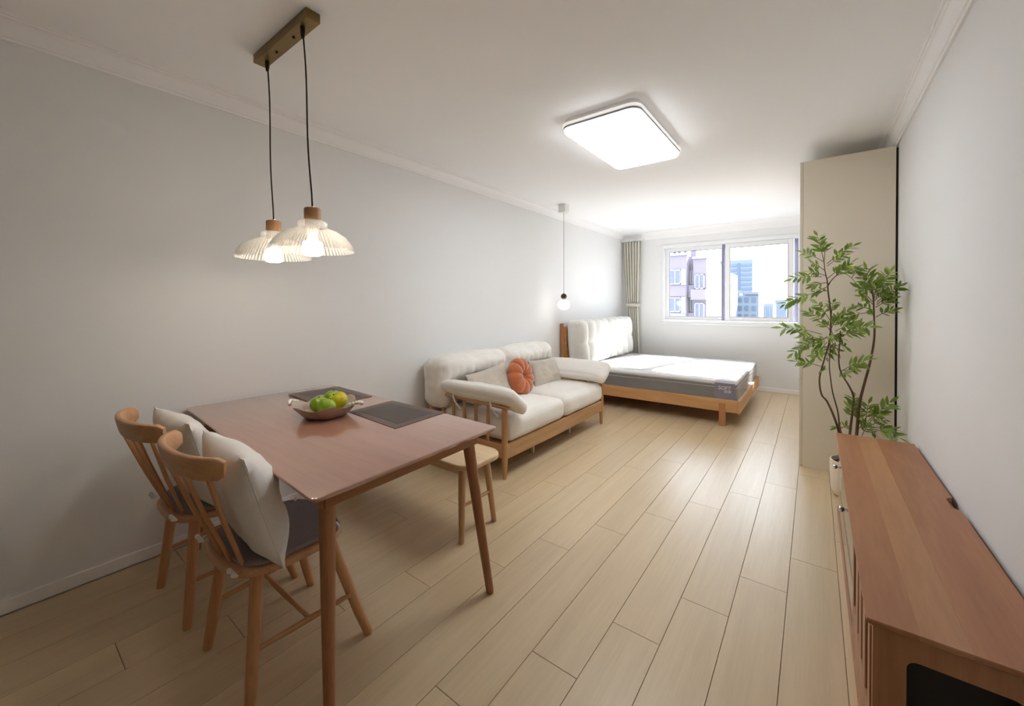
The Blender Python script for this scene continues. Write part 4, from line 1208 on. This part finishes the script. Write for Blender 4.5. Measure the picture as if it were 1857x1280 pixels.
# near end: frame round a dark niche with rounded corners
bm = BM()
out = [(FX, .0), (CX1 - .004, .0), (CX1 - .004, ZT), (FX, ZT)]
hole = round_poly([(.190, .12), (.386, .12), (.386, .418), (.190, .418)], .022, seg=5)
def frame_panel(out, hole, y0, y1):
    bm = BM()
    for y in (y0, y1):
        pass
    N = len(hole)
    def outer(p):
        # push the hole point out to the panel edge
        cx, cz = (out[0][0] + out[1][0]) / 2, (out[0][1] + out[2][1]) / 2
        hx, hz = (out[1][0] - out[0][0]) / 2, (out[2][1] - out[0][1]) / 2
        dx, dz = p[0] - .288, p[1] - .269
        kx = ((out[1][0] if dx > 0 else out[0][0]) - p[0]) / (dx if abs(dx) > 1e-6 else 1e-6); kz = ((out[2][1] if dz > 0 else out[0][1]) - p[1]) / (dz if abs(dz) > 1e-6 else 1e-6)
        k = min(kx, kz)
        return (p[0] + dx * k, p[1] + dz * k)
    oo = [outer(p) for p in hole]
    # snap one outer point to each corner
    for c_ in out:
        j = min(range(N), key=lambda q: (oo[q][0] - c_[0]) ** 2 + (oo[q][1] - c_[1]) ** 2)
        oo[j] = c_
    rings(bm, [[Vector((p[0], y0, p[1])) for p in hole], [Vector((p[0], y0, p[1])) for p in oo], [Vector((p[0], y1, p[1])) for p in oo], [Vector((p[0], y1, p[1])) for p in hole]], closed=True)
    return bm
finish('end_panel', frame_panel(out, hole, E0, E0 + .022), CHERRY_Z, t, smooth=False)
finish('end_panel', box(BM(), FX, CX1 - .004, CY1 - .042, CY1 - .020, 0, ZT), CHERRY_Z, t, smooth=False)
box(bm := BM(), .165, .420, E0 + .060, E0 + .068, .03, ZT - .01); finish('niche_back', bm, BLACK_IN, t, smooth=False)
box(bm := BM(), CX1 - .012, CX1 - .004, E0 + .022, CY1 - .042, .03, ZT); finish('back_panel', bm, CHERRY_A, t, smooth=False)
box(bm := BM(), FX + .02, CX1 - .012, E0 + .022, CY1 - .042, .045, .06); finish('bottom_shelf', bm, CHERRY_A, t, smooth=False)
box(bm := BM(), FX - .006, FX + .016, E0 + .022, CY1 - .042, .0, .055, .002); finish('base_rail', bm, CHERRY_A, t, smooth=False)
box(bm := BM(), FX + .0, FX + .016, E0 + .022, CY1 - .042, ZT - .02, ZT); finish('upper_rail', bm, CHERRY_A, t, smooth=False)
def slat_door(y0, y1):
    d = finish('slatted_door', box(box(box(box(BM(), FX - .004, FX + .014, y0, y0 + .045, .058, ZT - .022, .002), FX - .004, FX + .014, y1 - .045, y1, .058, ZT - .022, .002),
               FX - .004, FX + .014, y0 + .045, y1 - .045, .058, .185, .002), FX - .004, FX + .014, y0 + .045, y1 - .045, ZT - .040, ZT - .022, .002), CHERRY_Z, t, smooth=False)
    n = 4
    pitch = (y1 - y0 - .09) / n
    for k in range(1, n):
        yy = y0 + .045 + pitch * k
        box(bm := BM(), FX - .003, FX + .012, yy - pitch * .30, yy + pitch * .30, .185, ZT - .040, .002)
        finish('slat', bm, CHERRY_Z, d, smooth=False)
    box(bm := BM(), FX + .018, FX + .022, y0 + .03, y1 - .03, .12, ZT - .03); finish('dark_backing', bm, BLACK_IN, d, smooth=False)
slat_door(E0 + .026, 2.00)
for y0, y1, ky in ((2.004, 2.590, 2.36), (2.594, CY1 - .046, 3.04)):
    d = finish('glass_door', box(BM(), FX - .002, FX + .004, y0, y1, .058, ZT - .022, .001), DARK_GLASS, t, smooth=False, label='dark glossy glass door')
    lathe(bm := BM(), [(.003, 0), (.0065, .0), (.0055, .010), (.012, .016), (.0135, .022), (.011, .028), (.003, .030)], 0, 0, n=18)
    bmesh.ops.transform(bm, matrix=Matrix.Translation((FX - .002, ky, .375 if ky < 2.5 else .345)) @ Matrix.Rotation(-pi / 2, 4, 'Y'), verts=bm.verts)
    finish('knob', bm, CHROME, d, angle=50, label='shiny metal knob')

# ------------------------------------------------------------------ plant
PXC, PYC = .200, 3.54
t = thing('potted_plant', 'tall leafy plant with thin bent stems in a cream pot behind the cabinet', 'plant', (PXC, PYC, 0))
lathe(bm := BM(), [(.004, .006), (.088, .006), (.094, .010), (.104, .04), (.109, .12), (.110, .235), (.108, .243), (.102, .243), (.100, .225), (.098, .205), (.003, .205)], PXC, PYC, n=40)
pot = finish('pot', bm, POT_M, t, angle=50)
lathe(bm := BM(), [(.004, .2052), (.05, .2052), (.097, .2052), (.097, .2175), (.05, .222), (.003, .221)], PXC, PYC, n=28)
finish('soil', bm, SOIL, pot, angle=60)
lathe(bm := BM(), [(.004, 0), (.070, 0), (.070, .0065), (.004, .0065)], PXC, PYC, n=24)
finish('pot_foot', bm, BLACK_IN, pot, angle=40)
base_pts = [(.185, 3.55), (.19, 3.53), (.205, 3.55), (.215, 3.54)]
for i, (r, pts) in enumerate(STEMS):
    pts = [Vector(p) for p in pts]
    if i < 4:
        b0 = Vector((base_pts[i][0], base_pts[i][1], .215))
        pts = [b0, b0.lerp(pts[0], .5) + Vector((.004, 0, 0))] + pts
        fr = [.85 * r * (1.15 - .75 * k / (len(pts) - 1)) for k in range(len(pts))]
    else: fr = [r * (1 - .6 * k / (len(pts) - 1)) for k in range(len(pts))]
    # smooth the path
    sp, sr = [], []
    for k in range(len(pts) - 1):
        p0 = pts[max(0, k - 1)]; p1 = pts[k]; p2 = pts[k + 1]; p3 = pts[min(len(pts) - 1, k + 2)]
        for q in range(4):
            s = q / 4
            sp.append(.5 * ((2 * p1) + (p2 - p0) * s + (2 * p0 - 5 * p1 + 4 * p2 - p3) * s * s + (3 * p1 - p0 - 3 * p2 + p3) * s ** 3)); sr.append(fr[k] + (fr[k + 1] - fr[k]) * s)
    sp.append(pts[-1]); sr.append(fr[-1])
    rod(bm := BM(), sp, sr, n=8)
    finish('stem', bm, BARK, t, angle=70)
def leaf_rings(scale_x=1.0):
    V = [(0, 0, 0), (.18, .10, .01), (.45, .165, .0), (.75, .10, -.03), (1, 0, -.09), (.18, -.10, .01), (.45, -.165, .0), (.75, -.10, -.03), (.18, 0, -.02), (.45, 0, -.035), (.75, 0, -.05)]
    F = [(0, 8, 1), (1, 8, 9, 2), (2, 9, 10, 3), (3, 10, 4), (0, 5, 8), (5, 6, 9, 8), (6, 7, 10, 9), (7, 4, 10)]
    return V, F
LV, LF = leaf_rings()
leaf_me = bpy.data.meshes.new('leaf'); leaf_me.from_pydata([(-.0 + x, y, z) for x, y, z in LV], [], LF); leaf_me.materials.append(LEAF); leaf_me.shade_smooth()
rnd = random.Random(8)
leaves = []
twigs = BM()
for (x0, y0, z0, x1, y1, z1, n) in SPRAYS:
    a = Vector((x0, y0, z0)); b = Vector((x1, y1, z1))
    L = (b - a).length
    droop = Vector((0, 0, .10 * L))
    pt = lambda s: a.lerp(b, s) + droop * 4 * s * (1 - s) * .5
    rod(twigs, [pt(0), pt(.35), pt(.7), pt(.97)], [.0024, .0019, .0014, .0008], n=5)
    n += 1
    leaf_len = min(.072, max(.052, L * .34))
    for k in range(n):
        s = .30 + .66 * (k + .4) / n
        p = pt(s); tdir = (pt(min(1, s + .03)) - pt(s - .03)).normalized()
        side = tdir.cross(Vector((0, -.85, .5))).normalized()
        for sg in ((1, -1) if k < n - 1 else (0,)):
            d = (tdir * (.75 if sg else 1) + side * sg * .75 + Vector((rnd.uniform(-.3, .3), rnd.uniform(-.45, .45), rnd.uniform(-.25, .15)))).normalized()
            up_ = Vector((rnd.uniform(-.5, .5), rnd.uniform(-1, .0), rnd.uniform(.3, 1))).normalized()
            yv = up_.cross(d).normalized(); zv = d.cross(yv)
            ln = leaf_len * rnd.uniform(.78, 1.12)
            M3 = Matrix((d, yv, zv)).transposed() @ Matrix.Diagonal((ln, ln * 1.02, ln))
            leaves.append((p, M3))
finish('twigs', twigs, BARK, t, kind='stuff')
order = list(range(len(leaves))); rnd.shuffle(order)
base = OFF[t.name]
for i in order[:290]:
    p, M3 = leaves[i]
    o = bpy.data.objects.new('leaf', leaf_me); COL.objects.link(o); o.parent = t
    mw = M3.to_4x4(); mw.translation = p - base
    o.matrix_local = mw
V, F = [], []
for i in order[290:]:
    p, M3 = leaves[i]; k = len(V)
    V += [tuple(p + M3 @ Vector(v) - base) for v in LV]; F += [tuple(q + k for q in f_) for f_ in LF]
me = bpy.data.meshes.new('foliage'); me.from_pydata(V, [], F); me.materials.append(LEAF); me.shade_smooth()
o = bpy.data.objects.new('foliage', me); COL.objects.link(o); o.parent = t; o['kind'] = 'stuff'

bpy.context.view_layer.update()
